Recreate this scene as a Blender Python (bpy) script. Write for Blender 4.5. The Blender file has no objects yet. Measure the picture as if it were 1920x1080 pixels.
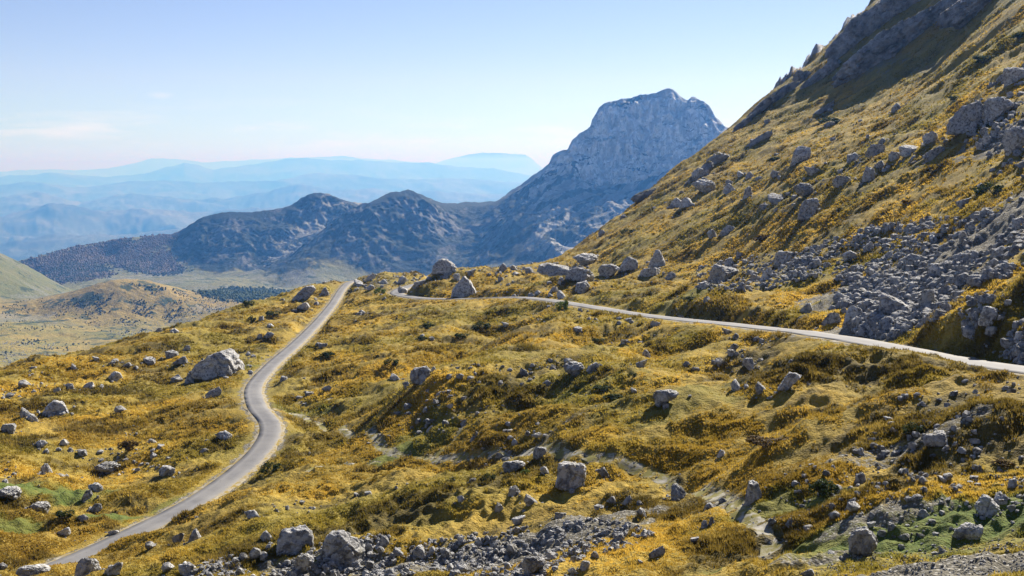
import bpy, bmesh, math, random
import numpy as np
from mathutils import Vector, Matrix, Euler

# ------------------------------------------------------------------ camera, sky, sun, exposure
S = bpy.context.scene
COL = S.collection
F, CU, CV, HOR = 2059.0, 960.0, 540.0, 310.0          # focal length and centre in photograph pixels, eye-level row
PITCH = math.atan((CV - HOR) / F)
cam_d = bpy.data.cameras.new('camera')
cam = bpy.data.objects.new('camera', cam_d)
COL.objects.link(cam)
cam_d.sensor_width = 36.0
cam_d.lens = 36.0 * F / 1920.0
cam_d.clip_start, cam_d.clip_end = 0.5, 600000.0
cam.location = (0, 0, 0)
cam.rotation_euler = (math.pi / 2 - PITCH, 0, 0)
S.camera = cam

SUN_AZ, SUN_EL = 33.0, 35.0                            # degrees right of the view, degrees up
SUN_POWER, SKY_POWER, EXPOSURE = 5.0, 0.05, 1.3
W = bpy.data.worlds.new('World')
S.world = W
W.use_nodes = True
nt = W.node_tree
bg = nt.nodes['Background']
sky = nt.nodes.new('ShaderNodeTexSky')
sky.sky_type = 'NISHITA'
sky.sun_disc = False
sky.sun_elevation = math.radians(SUN_EL)
sky.sun_rotation = math.radians(SUN_AZ)
sky.altitude = 1900
sky.air_density, sky.dust_density, sky.ozone_density = 1.0, 0.25, 2.5
bg.inputs['Strength'].default_value = SKY_POWER
# thin streaky clouds low over the horizon
tc = nt.nodes.new('ShaderNodeTexCoord')
sep = nt.nodes.new('ShaderNodeSeparateXYZ')
nt.links.new(tc.outputs['Generated'], sep.inputs[0])
mp = nt.nodes.new('ShaderNodeMapping')
mp.inputs['Scale'].default_value = (9, 9, 75)
nt.links.new(tc.outputs['Generated'], mp.inputs['Vector'])
cn = nt.nodes.new('ShaderNodeTexNoise')
cn.inputs['Scale'].default_value = 1.0
cn.inputs['Detail'].default_value = 7
cn.inputs['Roughness'].default_value = 0.62
nt.links.new(mp.outputs[0], cn.inputs['Vector'])
cr = nt.nodes.new('ShaderNodeMapRange')
cr.inputs['From Min'].default_value, cr.inputs['From Max'].default_value = 0.50, 0.70
nt.links.new(cn.outputs['Fac'], cr.inputs['Value'])
band = nt.nodes.new('ShaderNodeValToRGB')
e = band.color_ramp.elements
e[0].position, e[0].color = 0.0, (0.0, 0.0, 0.0, 1)
e[1].position, e[1].color = 0.065, (0, 0, 0, 1)
for p, c in ((0.012, 0.6), (0.030, 1.0), (0.042, 0.25)):
    q = e.new(p); q.color = (c, c, c, 1)
nt.links.new(sep.outputs['Z'], band.inputs[0])
mm = nt.nodes.new('ShaderNodeMath'); mm.operation = 'MULTIPLY'
nt.links.new(cr.outputs[0], mm.inputs[0]); nt.links.new(band.outputs[0], mm.inputs[1])
cmix = nt.nodes.new('ShaderNodeMix'); cmix.data_type = 'RGBA'
cmix.inputs[7].default_value = (8.5, 8.5, 8.5, 1)
puff_a, puff_e = math.atan((312 - CU) / F), (HOR - 187) / F
vs_ = nt.nodes.new('ShaderNodeVectorMath'); vs_.operation = 'SUBTRACT'
vs_.inputs[1].default_value = (math.sin(puff_a), math.cos(puff_a), puff_e)
nt.links.new(tc.outputs['Generated'], vs_.inputs[0])
vm_ = nt.nodes.new('ShaderNodeVectorMath'); vm_.operation = 'MULTIPLY'
vm_.inputs[1].default_value = (1 / 0.012, 0.0, 1 / 0.0034)
nt.links.new(vs_.outputs[0], vm_.inputs[0])
vl_ = nt.nodes.new('ShaderNodeVectorMath'); vl_.operation = 'LENGTH'
nt.links.new(vm_.outputs[0], vl_.inputs[0])
pr = nt.nodes.new('ShaderNodeMapRange')
pr.inputs[1].default_value, pr.inputs[2].default_value, pr.inputs[3].default_value, pr.inputs[4].default_value = 0.0, 1.0, 0.9, 0.0
nt.links.new(vl_.outputs['Value'], pr.inputs[0])
pm = nt.nodes.new('ShaderNodeMath'); pm.operation = 'MULTIPLY'
nt.links.new(pr.outputs[0], pm.inputs[0]); nt.links.new(cn.outputs['Fac'], pm.inputs[1])
px_ = nt.nodes.new('ShaderNodeMath'); px_.operation = 'MAXIMUM'
nt.links.new(mm.outputs[0], px_.inputs[0]); nt.links.new(pm.outputs[0], px_.inputs[1])
nt.links.new(px_.outputs[0], cmix.inputs[0])
tint = nt.nodes.new('ShaderNodeMix'); tint.data_type = 'RGBA'; tint.blend_type = 'MULTIPLY'
tint.inputs[0].default_value = 1.0
trp = nt.nodes.new('ShaderNodeValToRGB')
te = trp.color_ramp.elements
te[0].position, te[0].color = 0.0, (0.72, 0.88, 1.04, 1)
te[1].position, te[1].color = 0.075, (1.07, 0.93, 1.02, 1)
nt.links.new(sep.outputs['Z'], trp.inputs[0])
nt.links.new(trp.outputs[0], tint.inputs[7])
nt.links.new(sky.outputs[0], tint.inputs[6])
nt.links.new(tint.outputs[2], cmix.inputs[6])
nt.links.new(cmix.outputs[2], bg.inputs['Color'])

sun_d = bpy.data.lights.new('sun', 'SUN')
sun = bpy.data.objects.new('sun', sun_d)
COL.objects.link(sun)
sun_d.energy = SUN_POWER
sun_d.angle = math.radians(0.5)
sun_d.color = (1.0, 0.94, 0.84)
az, el = math.radians(SUN_AZ), math.radians(SUN_EL)
SUNV = Vector((math.sin(az) * math.cos(el), math.cos(az) * math.cos(el), math.sin(el)))
sun.rotation_euler = SUNV.to_track_quat('Z', 'Y').to_euler()

S.view_settings.view_transform = 'Standard'
S.view_settings.look = 'None'
S.view_settings.exposure = EXPOSURE
S.view_settings.gamma = 1.0
S.render.engine = 'CYCLES'
S.cycles.use_denoising = True
S.cycles.max_bounces = 5
S.cycles.diffuse_bounces = 1
S.cycles.transmission_bounces = 2
S.cycles.volume_bounces = 1
S.cycles.use_adaptive_sampling = False

RNG = np.random.default_rng(7)
random.seed(7)

# ------------------------------------------------------------------ noise
_p = np.random.default_rng(3).permutation(256).astype(np.int32)
PERM = np.concatenate([_p, _p, _p])
_ang = np.random.default_rng(4).uniform(0, 2 * np.pi, 256)
G2 = np.stack([np.cos(_ang), np.sin(_ang)], 1).astype(np.float32)
_g = np.random.default_rng(5).normal(size=(256, 3)); _g /= np.linalg.norm(_g, axis=1)[:, None]
G3 = _g.astype(np.float32)


def noise2(x, y, seed=0):
    x = np.asarray(x, np.float64) + seed * 37.31
    y = np.asarray(y, np.float64) + seed * 11.73
    xi = np.floor(x).astype(np.int64); yi = np.floor(y).astype(np.int64)
    xf = (x - xi).astype(np.float32); yf = (y - yi).astype(np.float32)
    xi &= 255; yi &= 255
    sx = xf * xf * xf * (xf * (xf * 6 - 15) + 10); sy = yf * yf * yf * (yf * (yf * 6 - 15) + 10)

    def g(i, j, dx, dy):
        v = G2[PERM[PERM[(xi + i) & 255] + ((yi + j) & 255)]]
        return v[..., 0] * dx + v[..., 1] * dy
    a = g(0, 0, xf, yf); b = g(1, 0, xf - 1, yf)
    c = g(0, 1, xf, yf - 1); d = g(1, 1, xf - 1, yf - 1)
    return ((a + sx * (b - a)) * (1 - sy) + (c + sx * (d - c)) * sy) * 1.5


def noise3(p, seed=0):
    p = np.asarray(p, np.float64) + seed * 17.77
    i = np.floor(p).astype(np.int64); f = (p - i).astype(np.float32)
    i &= 255
    s = f * f * f * (f * (f * 6 - 15) + 10)

    def g(a, b, c):
        h = PERM[PERM[PERM[(i[..., 0] + a) & 255] + ((i[..., 1] + b) & 255)] + ((i[..., 2] + c) & 255)]
        v = G3[h]
        return v[..., 0] * (f[..., 0] - a) + v[..., 1] * (f[..., 1] - b) + v[..., 2] * (f[..., 2] - c)

    def lx(b, c):
        u = g(0, b, c); v = g(1, b, c)
        return u + s[..., 0] * (v - u)

    def ly(c):
        u = lx(0, c); v = lx(1, c)
        return u + s[..., 1] * (v - u)
    u = ly(0); v = ly(1)
    return (u + s[..., 2] * (v - u)) * 1.5


def fbm2(x, y, wl, octs, gain=0.5, seed=0):
    o = 0; a = 1.0
    for k in range(octs):
        o = o + a * noise2(x / wl, y / wl, seed + k); wl *= 0.5; a *= gain
    return o


def ridged2(x, y, wl, octs, gain=0.5, seed=0):
    o = 0; a = 1.0
    for k in range(octs):
        o = o + a * (1 - 2 * np.abs(noise2(x / wl, y / wl, seed + k))); wl *= 0.5; a *= gain
    return o


def smooth(a, b, x):
    t = np.clip((x - a) / (b - a), 0, 1)
    return t * t * (3 - 2 * t)

# ------------------------------------------------------------------ object helpers


def mesh_np(name, verts, faces, smooth_shade=True):
    """one mesh from numpy vertices and an (n, 3 or 4) face array"""
    me = bpy.data.meshes.new(name)
    verts = np.ascontiguousarray(verts, np.float32); faces = np.ascontiguousarray(faces, np.int32)
    n, k = faces.shape
    me.vertices.add(len(verts)); me.vertices.foreach_set('co', verts.ravel())
    me.loops.add(n * k); me.loops.foreach_set('vertex_index', faces.ravel())
    me.polygons.add(n); me.polygons.foreach_set('loop_start', np.arange(0, n * k, k, dtype=np.int32))
    if smooth_shade:
        me.polygons.foreach_set('use_smooth', np.ones(n, bool))
    else:
        me.polygons.foreach_set('use_smooth', np.zeros(n, bool))
    me.update(calc_edges=True)
    return me


def set_attr(me, name, vals):
    at = me.attributes.new(name, 'FLOAT', 'POINT')
    at.data.foreach_set('value', np.ascontiguousarray(vals, np.float32).ravel())


def set_col(me, name, vals):
    at = me.attributes.new(name, 'FLOAT_COLOR', 'POINT')
    v = np.ones((len(vals), 4), np.float32); v[:, :3] = vals
    at.data.foreach_set('color', v.ravel())


def put(name, me, material=None, label=None, cat=None, group=None, kind=None):
    o = bpy.data.objects.new(name, me)
    COL.objects.link(o)
    if material is not None:
        me.materials.clear(); me.materials.append(material)
    for k, v in (('label', label), ('category', cat), ('group', group), ('kind', kind)):
        if v:
            o[k] = v
    return o


class Mat:
    """small wrapper for building node materials"""
    def __init__(self, name, rough=0.9):
        self.m = bpy.data.materials.new(name)
        self.m.use_nodes = True
        self.t = self.m.node_tree
        self.b = self.t.nodes['Principled BSDF']
        self.b.inputs['Roughness'].default_value = rough
        self.b.inputs['Specular IOR Level'].default_value = 0.15
        self.co = self.t.nodes.new('ShaderNodeTexCoord').outputs['Object']

    def n(self, typ, **kw):
        x = self.t.nodes.new(typ)
        for k, v in kw.items():
            setattr(x, k, v)
        return x

    def link(self, a, b):
        self.t.links.new(a, b)

    def attr(self, name, out='Fac'):
        return self.n('ShaderNodeAttribute', attribute_name=name).outputs[out]

    def noise(self, scale, detail=4, rough=0.55, vec=None, stretch=None):
        x = self.n('ShaderNodeTexNoise')
        x.inputs['Scale'].default_value = scale
        x.inputs['Detail'].default_value = detail
        x.inputs['Roughness'].default_value = rough
        v = vec or self.co
        if stretch:
            mpn = self.n('ShaderNodeMapping'); mpn.inputs['Scale'].default_value = stretch
            self.link(v, mpn.inputs['Vector']); v = mpn.outputs[0]
        self.link(v, x.inputs['Vector'])
        return x.outputs['Fac']

    def rng(self, v, a, b, c=0.0, d=1.0):
        x = self.n('ShaderNodeMapRange')
        for i, q in zip((1, 2, 3, 4), (a, b, c, d)):
            x.inputs[i].default_value = q
        self.link(v, x.inputs[0])
        return x.outputs[0]

    def math(self, op, a, b=None):
        x = self.n('ShaderNodeMath', operation=op)
        for i, q in enumerate((a, b)):
            if q is None:
                continue
            if isinstance(q, (int, float)):
                x.inputs[i].default_value = q
            else:
                self.link(q, x.inputs[i])
        return x.outputs[0]

    def mix(self, f, a, b, mode='MIX'):
        x = self.n('ShaderNodeMix', data_type='RGBA', blend_type=mode)
        for i, q in ((0, f), (6, a), (7, b)):
            if isinstance(q, (int, float)):
                x.inputs[i].default_value = q
            elif isinstance(q, tuple):
                x.inputs[i].default_value = (*q, 1)
            else:
                self.link(q, x.inputs[i])
        return x.outputs[2]

    def bump(self, h, strength=0.5, dist=0.1):
        x = self.n('ShaderNodeBump')
        x.inputs['Strength'].default_value = strength
        x.inputs['Distance'].default_value = dist
        self.link(h, x.inputs['Height'])
        self.link(x.outputs[0], self.b.inputs['Normal'])

    def color(self, c):
        self.link(c, self.b.inputs['Base Color'])

# ------------------------------------------------------------------ rays of the photograph, polar terrain sheets


def ray(u, v):
    """azimuth and tangent of elevation of the line of sight of a photograph pixel"""
    u = np.asarray(u, float); v = np.asarray(v, float)
    x = (u - CU) / F; yy = (CV - v) / F
    dy = math.cos(PITCH) + yy * math.sin(PITCH); dz = -math.sin(PITCH) + yy * math.cos(PITCH)
    return np.arctan2(x, dy), dz / np.hypot(x, dy)


def project(x, y, z):
    c = y * math.cos(PITCH) - z * math.sin(PITCH)
    w = y * math.sin(PITCH) + z * math.cos(PITCH)
    return CU + F * x / c, CV - F * w / c


class RBF:
    """smooth surface through control points given as (u, v, range) or (u, 'z', height, range)"""
    def __init__(self, pts, ka, kr, power=1.7, lam=1e-4):
        A, L, T = [], [], []
        for p in pts:
            if p[1] == 'z':
                a, _ = ray(p[0], HOR); t = p[2] / p[3]; r = p[3]
            else:
                a, t = ray(p[0], p[1]); r = p[2]
            A.append(float(a) * ka); L.append(math.log(r) * kr); T.append(float(t))
        self.ka, self.kr, self.pw = ka, kr, power
        P = np.stack([A, L], 1); n = len(P)
        D = np.hypot(P[:, None, 0] - P[None, :, 0], P[:, None, 1] - P[None, :, 1]) ** power
        Q = np.concatenate([np.ones((n, 1)), P], 1)
        M = np.zeros((n + 3, n + 3))
        M[:n, :n] = D - lam * np.eye(n); M[:n, n:] = Q; M[n:, :n] = Q.T
        self.w = np.linalg.solve(M, np.concatenate([T, np.zeros(3)]))
        self.P = P

    def __call__(self, a, r):
        a, r = np.broadcast_arrays(a, r)
        A = (a.ravel() * self.ka).astype(np.float32); L = (np.log(r.ravel()) * self.kr).astype(np.float32)
        out = self.w[-3] + self.w[-2] * A + self.w[-1] * L
        for i in range(len(self.P)):
            d2 = (A - self.P[i, 0]) ** 2 + (L - self.P[i, 1]) ** 2
            out = out + self.w[i] * d2 ** (self.pw * 0.5)
        return out.reshape(a.shape)


def rows_for(fn, r0, r1, px, amax, lim=0.03, fmin=-0.46, fmax=0.46):
    """ranges spaced so that no row is taller than about px picture pixels"""
    rr = np.exp(np.linspace(math.log(r0), math.log(r1), 900))
    aa = np.linspace(fmin, fmax, 70)
    T = fn(aa[None, :], rr[:, None])
    vis = T >= np.maximum.accumulate(T, 0) - 0.004
    d = np.abs(np.diff(T, axis=0)) * 1098 * vis[1:]
    den = np.maximum(np.percentile(d, 97, axis=1) / px, np.diff(np.log(rr)) / lim)
    c = np.concatenate([[0], np.cumsum(den)])
    n = int(c[-1]) + 2
    return np.interp(np.linspace(0, c[-1], n), c, rr)


def columns(step, out):
    inner = np.arange(-0.455, 0.4551, step)
    a = [-out]; k = -0.455
    side = []
    s = step
    while k > -out:
        s *= 1.06; k -= s; side.append(k)
    side = np.array(side)
    return np.concatenate([side[::-1], inner, -side])


def grid_faces(nr, na):
    i = np.arange(nr - 1)[:, None] * na + np.arange(na - 1)[None, :]
    i = i.ravel()
    return np.stack([i, i + 1, i + na + 1, i + na], 1)


class Sheet:
    def __init__(self, a, r):
        self.a, self.r = a, r
        self.X = np.sin(a)[None, :] * r[:, None]
        self.Y = np.cos(a)[None, :] * r[:, None]

    def finish(self):
        self.T = self.Z / self.r[:, None]

    def hit(self, u, v):
        """where the line of sight of a pixel first meets this sheet: x, y, z, range (nan where it misses)"""
        a, t = ray(u, v)
        a = np.atleast_1d(a); t = np.atleast_1d(t)
        j = np.clip(np.searchsorted(self.a, a), 1, len(self.a) - 1)
        j = np.where(np.abs(self.a[j - 1] - a) < np.abs(self.a[j] - a), j - 1, j)
        res = np.full(len(a), np.nan)
        for k in range(0, len(a), 4000):
            Tc = self.T[:, j[k:k + 4000]]
            m = Tc >= t[None, k:k + 4000]
            i = m.argmax(0); ok = m.any(0) & (i > 0)
            c = np.arange(len(i)); i1 = np.maximum(i, 1)
            t0 = Tc[i1 - 1, c]; t1 = Tc[i1, c]
            f = np.clip((t[k:k + 4000] - t0) / np.maximum(t1 - t0, 1e-9), 0, 1)
            res[k:k + 4000] = np.where(ok, self.r[i1 - 1] * (1 - f) + self.r[i1] * f, np.nan)
        return np.sin(a) * res, np.cos(a) * res, t * res, res

    def height(self, x, y):
        x = np.atleast_1d(np.asarray(x, float)); y = np.atleast_1d(np.asarray(y, float))
        a = np.arctan2(x, y); r = np.hypot(x, y)
        j = np.clip(np.searchsorted(self.a, a), 1, len(self.a) - 1)
        i = np.clip(np.searchsorted(self.r, r), 1, len(self.r) - 1)
        fa = np.clip((a - self.a[j - 1]) / (self.a[j] - self.a[j - 1]), 0, 1)
        fr = np.clip((r - self.r[i - 1]) / (self.r[i] - self.r[i - 1]), 0, 1)
        Z = self.Z
        return (Z[i - 1, j - 1] * (1 - fa) + Z[i - 1, j] * fa) * (1 - fr) + (Z[i, j - 1] * (1 - fa) + Z[i, j] * fa) * fr


def catmull(P, step):
    P = np.asarray(P, float)
    Q = np.vstack([2 * P[0] - P[1], P, 2 * P[-1] - P[-2]])
    out = []
    for k in range(1, len(Q) - 2):
        n = max(2, int(np.linalg.norm(Q[k + 1] - Q[k]) / step))
        t = np.linspace(0, 1, n, endpoint=False)[:, None]
        a, b, c, d = Q[k - 1], Q[k], Q[k + 1], Q[k + 2]
        out.append(0.5 * (2 * b + (c - a) * t + (2 * a - 5 * b + 4 * c - d) * t ** 2 + (3 * b - a - 3 * c + d) * t ** 3))
    out.append(P[-1:])
    return np.vstack(out)


class Field:
    """distance to a polyline (and a value carried along it) stored on a regular grid for quick look-up"""
    def __init__(self, pts, vals=None, pad=14.0, cell=0.8):
        self.x0, self.y0 = pts[:, 0].min() - pad, pts[:, 1].min() - pad
        self.c = cell
        nx = int((pts[:, 0].max() + pad - self.x0) / cell) + 2; ny = int((pts[:, 1].max() + pad - self.y0) / cell) + 2
        gx = self.x0 + np.arange(nx) * cell; gy = self.y0 + np.arange(ny) * cell
        D = np.full((ny, nx), 1e9, np.float32); I = np.zeros((ny, nx), np.int32)
        for k, p in enumerate(pts):
            ix = int((p[0] - self.x0) / cell); iy = int((p[1] - self.y0) / cell); w = int(pad / cell) + 1
            sl = (slice(max(iy - w, 0), iy + w), slice(max(ix - w, 0), ix + w))
            d = np.hypot(gx[None, sl[1]] - p[0], gy[sl[0], None] - p[1])
            m = d < D[sl]
            D[sl] = np.where(m, d, D[sl]); I[sl] = np.where(m, k, I[sl])
        self.D = np.minimum(D, 99)
        self.V = vals[I] if vals is not None else None

    def at(self, x, y):
        fx = (x - self.x0) / self.c; fy = (y - self.y0) / self.c
        ny, nx = self.D.shape
        ins = (fx >= 0) & (fy >= 0) & (fx < nx - 1) & (fy < ny - 1)
        fx = np.clip(fx, 0, nx - 1.001); fy = np.clip(fy, 0, ny - 1.001)
        i = fx.astype(int); j = fy.astype(int); fx = fx - i; fy = fy - j

        def bl(G):
            return (G[j, i] * (1 - fx) + G[j, i + 1] * fx) * (1 - fy) + (G[j + 1, i] * (1 - fx) + G[j + 1, i + 1] * fx) * fy
        d = np.where(ins, bl(self.D), 99)
        return d, (bl(self.V) if self.V is not None else None)

# ------------------------------------------------------------------ the near slope: ground
near_pts = [
    # close below the camera
    (-500, 'z', -6, 8), (960, 'z', -4.6, 8), (2400, 'z', -3.6, 8), (-500, 'z', -14, 22), (400, 'z', -12, 22), (960, 'z', -10.4, 22), (1500, 'z', -9.6, 22), (2400, 'z', -7, 22),
    # bottom of the picture
    (-500, 1080, 100), (0, 1080, 98), (300, 1080, 88), (640, 1080, 74), (960, 1080, 64), (1280, 1080, 54), (1600, 1080, 46), (1920, 1080, 46), (2400, 1080, 42),
    # row around 950-1000
    (-400, 960, 130), (60, 930, 135), (470, 970, 100), (700, 1000, 84), (963, 985, 78), (1200, 960, 72), (1413, 940, 66), (1617, 1010, 55), (1813, 1000, 55), (1900, 900, 64),
    # row 820-900
    (103, 800, 180), (203, 880, 152), (600, 900, 122), (750, 850, 118), (900, 845, 104), (1065, 900, 86), (1200, 850, 92), (1500, 820, 82), (1753, 830, 72), (1920, 780, 76), (2300, 760, 66),
    # row 700-760
    (-300, 760, 205), (0, 705, 262), (280, 690, 240), (407, 705, 222), (620, 760, 168), (788, 720, 158), (1075, 715, 142), (1250, 760, 116), (1427, 740, 110), (1600, 720, 103), (1800, 720, 92), (2300, 680, 84),
    # left road
    (100, 1065, 106), (250, 1000, 115), (440, 890, 135), (515, 800, 155), (480, 740, 188), (560, 640, 265), (610, 590, 340), (645, 540, 425),
    # right road
    (755, 553, 350), (870, 560, 318), (1000, 560, 278), (1200, 590, 212), (1350, 606, 180), (1500, 622, 152), (1700, 655, 124), (1900, 690, 105), (2200, 725, 88),
    # between the roads
    (700, 600, 300), (850, 600, 262), (950, 620, 225), (1050, 650, 185), (1150, 625, 190), (1300, 670, 150),
    # left crest and its far side
    (-400, 745, 240), (230, 640, 325), (400, 600, 378), (500, 565, 405), (560, 545, 428), (640, 531, 438), (720, 522, 445), (830, 506, 445), (1000, 500, 440), (1050, 485, 446),
    (-400, 'z', -100, 420), (0, 'z', -98, 420), (230, 'z', -98, 480), (400, 'z', -96, 520), (600, 'z', -92, 560), (830, 'z', -86, 570), (1000, 'z', -78, 580),
    # the mound in the hairpin
    (900, 520, 372), (820, 524, 428),
    # slope above the right road
    (1100, 530, 330), (1230, 545, 270), (1400, 560, 215), (1510, 590, 178), (1680, 590, 150), (1737, 570, 156), (1870, 610, 122), (1920, 560, 127), (2300, 560, 105),
    (1037, 515, 400), (1180, 505, 350), (1370, 500, 300), (1470, 495, 262), (1640, 500, 205), (1800, 480, 178), (1920, 400, 178), (2300, 400, 140),
    (1300, 430, 368), (1500, 420, 280), (1700, 400, 240), (1200, 440, 410),
    (1400, 350, 410), (1500, 300, 372), (1640, 290, 330), (1810, 240, 300), (1920, 200, 295), (2300, 150, 240),
    (1500, 230, 520), (1600, 200, 500), (1680, 200, 430), (1750, 120, 500), (1920, 30, 430), (2300, -60, 380), (1850, -60, 560), (2100, -220, 560),
    # skyline of the right slope and its far side
    (1120, 440, 478), (1180, 395, 510), (1250, 335, 560), (1310, 290, 600), (1370, 244, 640), (1440, 185, 665), (1520, 122, 690), (1580, 62, 705), (1640, 5, 720), (1750, -90, 740), (2000, -260, 760), (2400, -420, 760),
    (1120, 'z', -75, 640), (1250, 'z', -45, 720), (1370, 'z', -12, 790), (1520, 'z', 35, 850), (1640, 'z', 75, 890), (1900, 'z', 140, 930), (2400, 'z', 180, 930),
]
near_fn = RBF(near_pts, 4.0, 1.6, 1.6, 2e-4)
na_cols = columns(0.00078, 0.80)
n_rows = rows_for(near_fn, 6.0, 900.0, 0.95, 0.46, 0.02)
G = Sheet(na_cols, n_rows)
G.Z = near_fn(na_cols[None, :], n_rows[:, None]) * n_rows[:, None]
G.finish()


def px_path(pix, step=1.0):
    """pixels on the ground sheet -> points along the ground"""
    pts = []
    for q in pix:
        if len(q) == 3:
            a, t = ray(q[0], q[1]); r = q[2]
            pts.append((float(np.sin(a)) * r, float(np.cos(a)) * r, float(t) * r))
        else:
            x, y, z, r = G.hit(q[0], q[1])
            if np.isfinite(r[0]):
                pts.append((x[0], y[0], z[0]))
    return catmull(pts, step)


# spurs (+) and gullies (-): path, half width, height
for pix, wid, hh in [
    ([(1130, 590), (1000, 650), (900, 710), (800, 770), (690, 835)], 9, 2.6),
    ([(960, 590), (900, 650), (800, 712), (640, 757), (560, 772)], 9, -2.6),
    ([(590, 790), (700, 830), (760, 850), (900, 846)], 6, -2.2),
    ([(880, 762), (1000, 722), (1150, 722), (1210, 765)], 9, 2.2),
    ([(500, 935), (640, 900), (800, 890), (900, 910)], 9, 0.4),
    ([(1250, 905), (1400, 955), (1450, 1005)], 5, -1.4),
    ([(1720, 690), (1500, 745), (1350, 785), (1200, 830)], 7, 2.4),
    ([(1500, 690), (1350, 705), (1200, 700)], 6, -1.5),
    ([(1925, 575), (1830, 600), (1740, 640)], 5, 2.6),
    ([(1560, 850), (1700, 870), (1900, 860)], 4, -1.2),
    ([(840, 534), (920, 528), (1000, 532)], 9, 3.0),
    ([(640, 880), (480, 960), (330, 1010)], 7, 1.2),
    ([(1060, 545), (1250, 560), (1400, 580)], 6, 1.8),
    ([(330, 640), (250, 680), (100, 700)], 10, 1.6),
]:
    f = Field(px_path(pix, 2.0), None, pad=wid * 2.6, cell=1.5)
    d, _ = f.at(G.X, G.Y)
    G.Z += hh * np.exp(-(d / wid) ** 2)

# hummocks
X, Y = G.X, G.Y
R2 = np.broadcast_to(n_rows[:, None], X.shape)
steep = smooth(-5, 45, G.Z)                             # the high right slope is smoother
wx = X + 6 * noise2(X / 40, Y / 40, 31); wy = Y + 6 * noise2(X / 40, Y / 40, 32)
fade = smooth(25, 70, R2)
hum = 1.5 * noise2(wx / 34, wy / 34, 1) + 0.95 * ridged2(wx, wy, 17, 1, 0.5, 2) + 0.80 * noise2(wx / 8.5, wy / 8.5, 3) + 0.35 * ridged2(wx, wy, 6.0, 1, 0.5, 7)
hum *= fade * (1 - 0.45 * steep)
fine = 0.36 * noise2(X / 3.6, Y / 3.6, 4) + 0.30 * ridged2(X, Y, 1.9, 1, 0.5, 5) + 0.20 * noise2(X / 0.95, Y / 0.95, 6) + 0.07 * noise2(X / 0.5, Y / 0.5, 8)
# contour steps trodden by sheep and runnels down the slope on the right
sxx, syy = X * 0.97 - Y * 0.25, X * 0.25 + Y * 0.97
run = steep * (1.5 * noise2(sxx / 90, syy / 17, 9) + 0.9 * noise2(sxx / 45, syy / 7.5, 10) + 0.8 * noise2(sxx / 14, syy / 14, 11) + 0.35 * noise2(sxx / 9, syy / 3, 13))
clump = smooth(-0.25, 0.5, noise2(X / 26, Y / 26, 12))
G.Z = G.Z + hum + run + fine * (0.55 + 0.5 * clump)
G.finish()

# the road bed
road_pix = [(-160, 1150, 100), (-40, 1115, 101), (100, 1065, 106), (250, 1000, 115), (360, 943, 124), (440, 890, 135), (492, 838, 146), (507, 797, 157), (480, 757, 174), (478, 722, 200), (512, 682, 228), (560, 640, 265),
            (598, 601, 320), (625, 568, 372), (643, 540, 425), (662, 527, 452), (712, 521, 470), (785, 518, 458), (822, 523, 432), (795, 530, 405), (757, 540, 382), (745, 551, 355), (790, 559, 334), (870, 560, 315), (935, 557, 296), (1000, 559, 278),
            (1090, 572, 246), (1200, 590, 213), (1350, 606, 180), (1500, 622, 152), (1600, 637, 137), (1700, 656, 124), (1800, 676, 113), (1900, 690, 105), (2060, 712, 96), (2200, 730, 90)]
RC = px_path(road_pix, 1.0)
zz = RC[:, 2].copy()
for _ in range(60):
    zz[1:-1] = 0.25 * zz[:-2] + 0.5 * zz[1:-1] + 0.25 * zz[2:]
RC[:, 2] = zz
HALF = 2.15                                            # widest half width; the lower road is narrower
HW = np.where(np.arange(len(RC)) < np.argmax(RC[:, 1]), 1.5, 2.25).astype(float)
HW = np.convolve(np.pad(HW, 20, 'edge'), np.ones(41) / 41, 'valid')
roadF = Field(RC, RC[:, 2].astype(np.float32), pad=12, cell=0.6)
rd, rz = roadF.at(X, Y)
rw = Field(RC, HW.astype(np.float32), pad=12, cell=0.6).at(X, Y)[1]
wgt = 1 - smooth(rw + 0.8, rw + 4.0, rd)
G.Z = G.Z * (1 - wgt) + (rz - 0.16) * wgt
# nothing on the downhill side stands higher than the line of sight to the upper road
k0 = int(np.argmin(np.hypot(RC[:, 0] - px_path([(790, 559, 334), (800, 559, 334)])[0, 0], RC[:, 1] - 320)))
k0 = int(np.argmin(np.abs(np.arctan2(RC[:, 0], RC[:, 1]) + 0.080) + (np.hypot(RC[:, 0], RC[:, 1]) > 345) * 9 + (np.arange(len(RC)) < np.argmax(RC[:, 1])) * 9))
ra = np.arctan2(RC[k0:, 0], RC[k0:, 1]); rr_ = np.hypot(RC[k0:, 0], RC[k0:, 1]); rt_ = RC[k0:, 2] / rr_
o_ = np.argsort(ra)
lim_t = np.interp(na_cols, ra[o_], rt_[o_], left=9, right=9)[None, :]; lim_r = np.interp(na_cols, ra[o_], rr_[o_])[None, :]
front = smooth(0.45, 0.75, R2 / lim_r) * smooth(2.0, 5.0, lim_r - R2)
over = G.Z / R2 - (lim_t - 0.0008 - 0.0030 * smooth(3, 22, lim_r - R2))
G.Z = np.where((over > 0) & (front > 0), G.Z - (over * (1 - 0.12) * front) * R2, G.Z)
G.finish()
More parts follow.
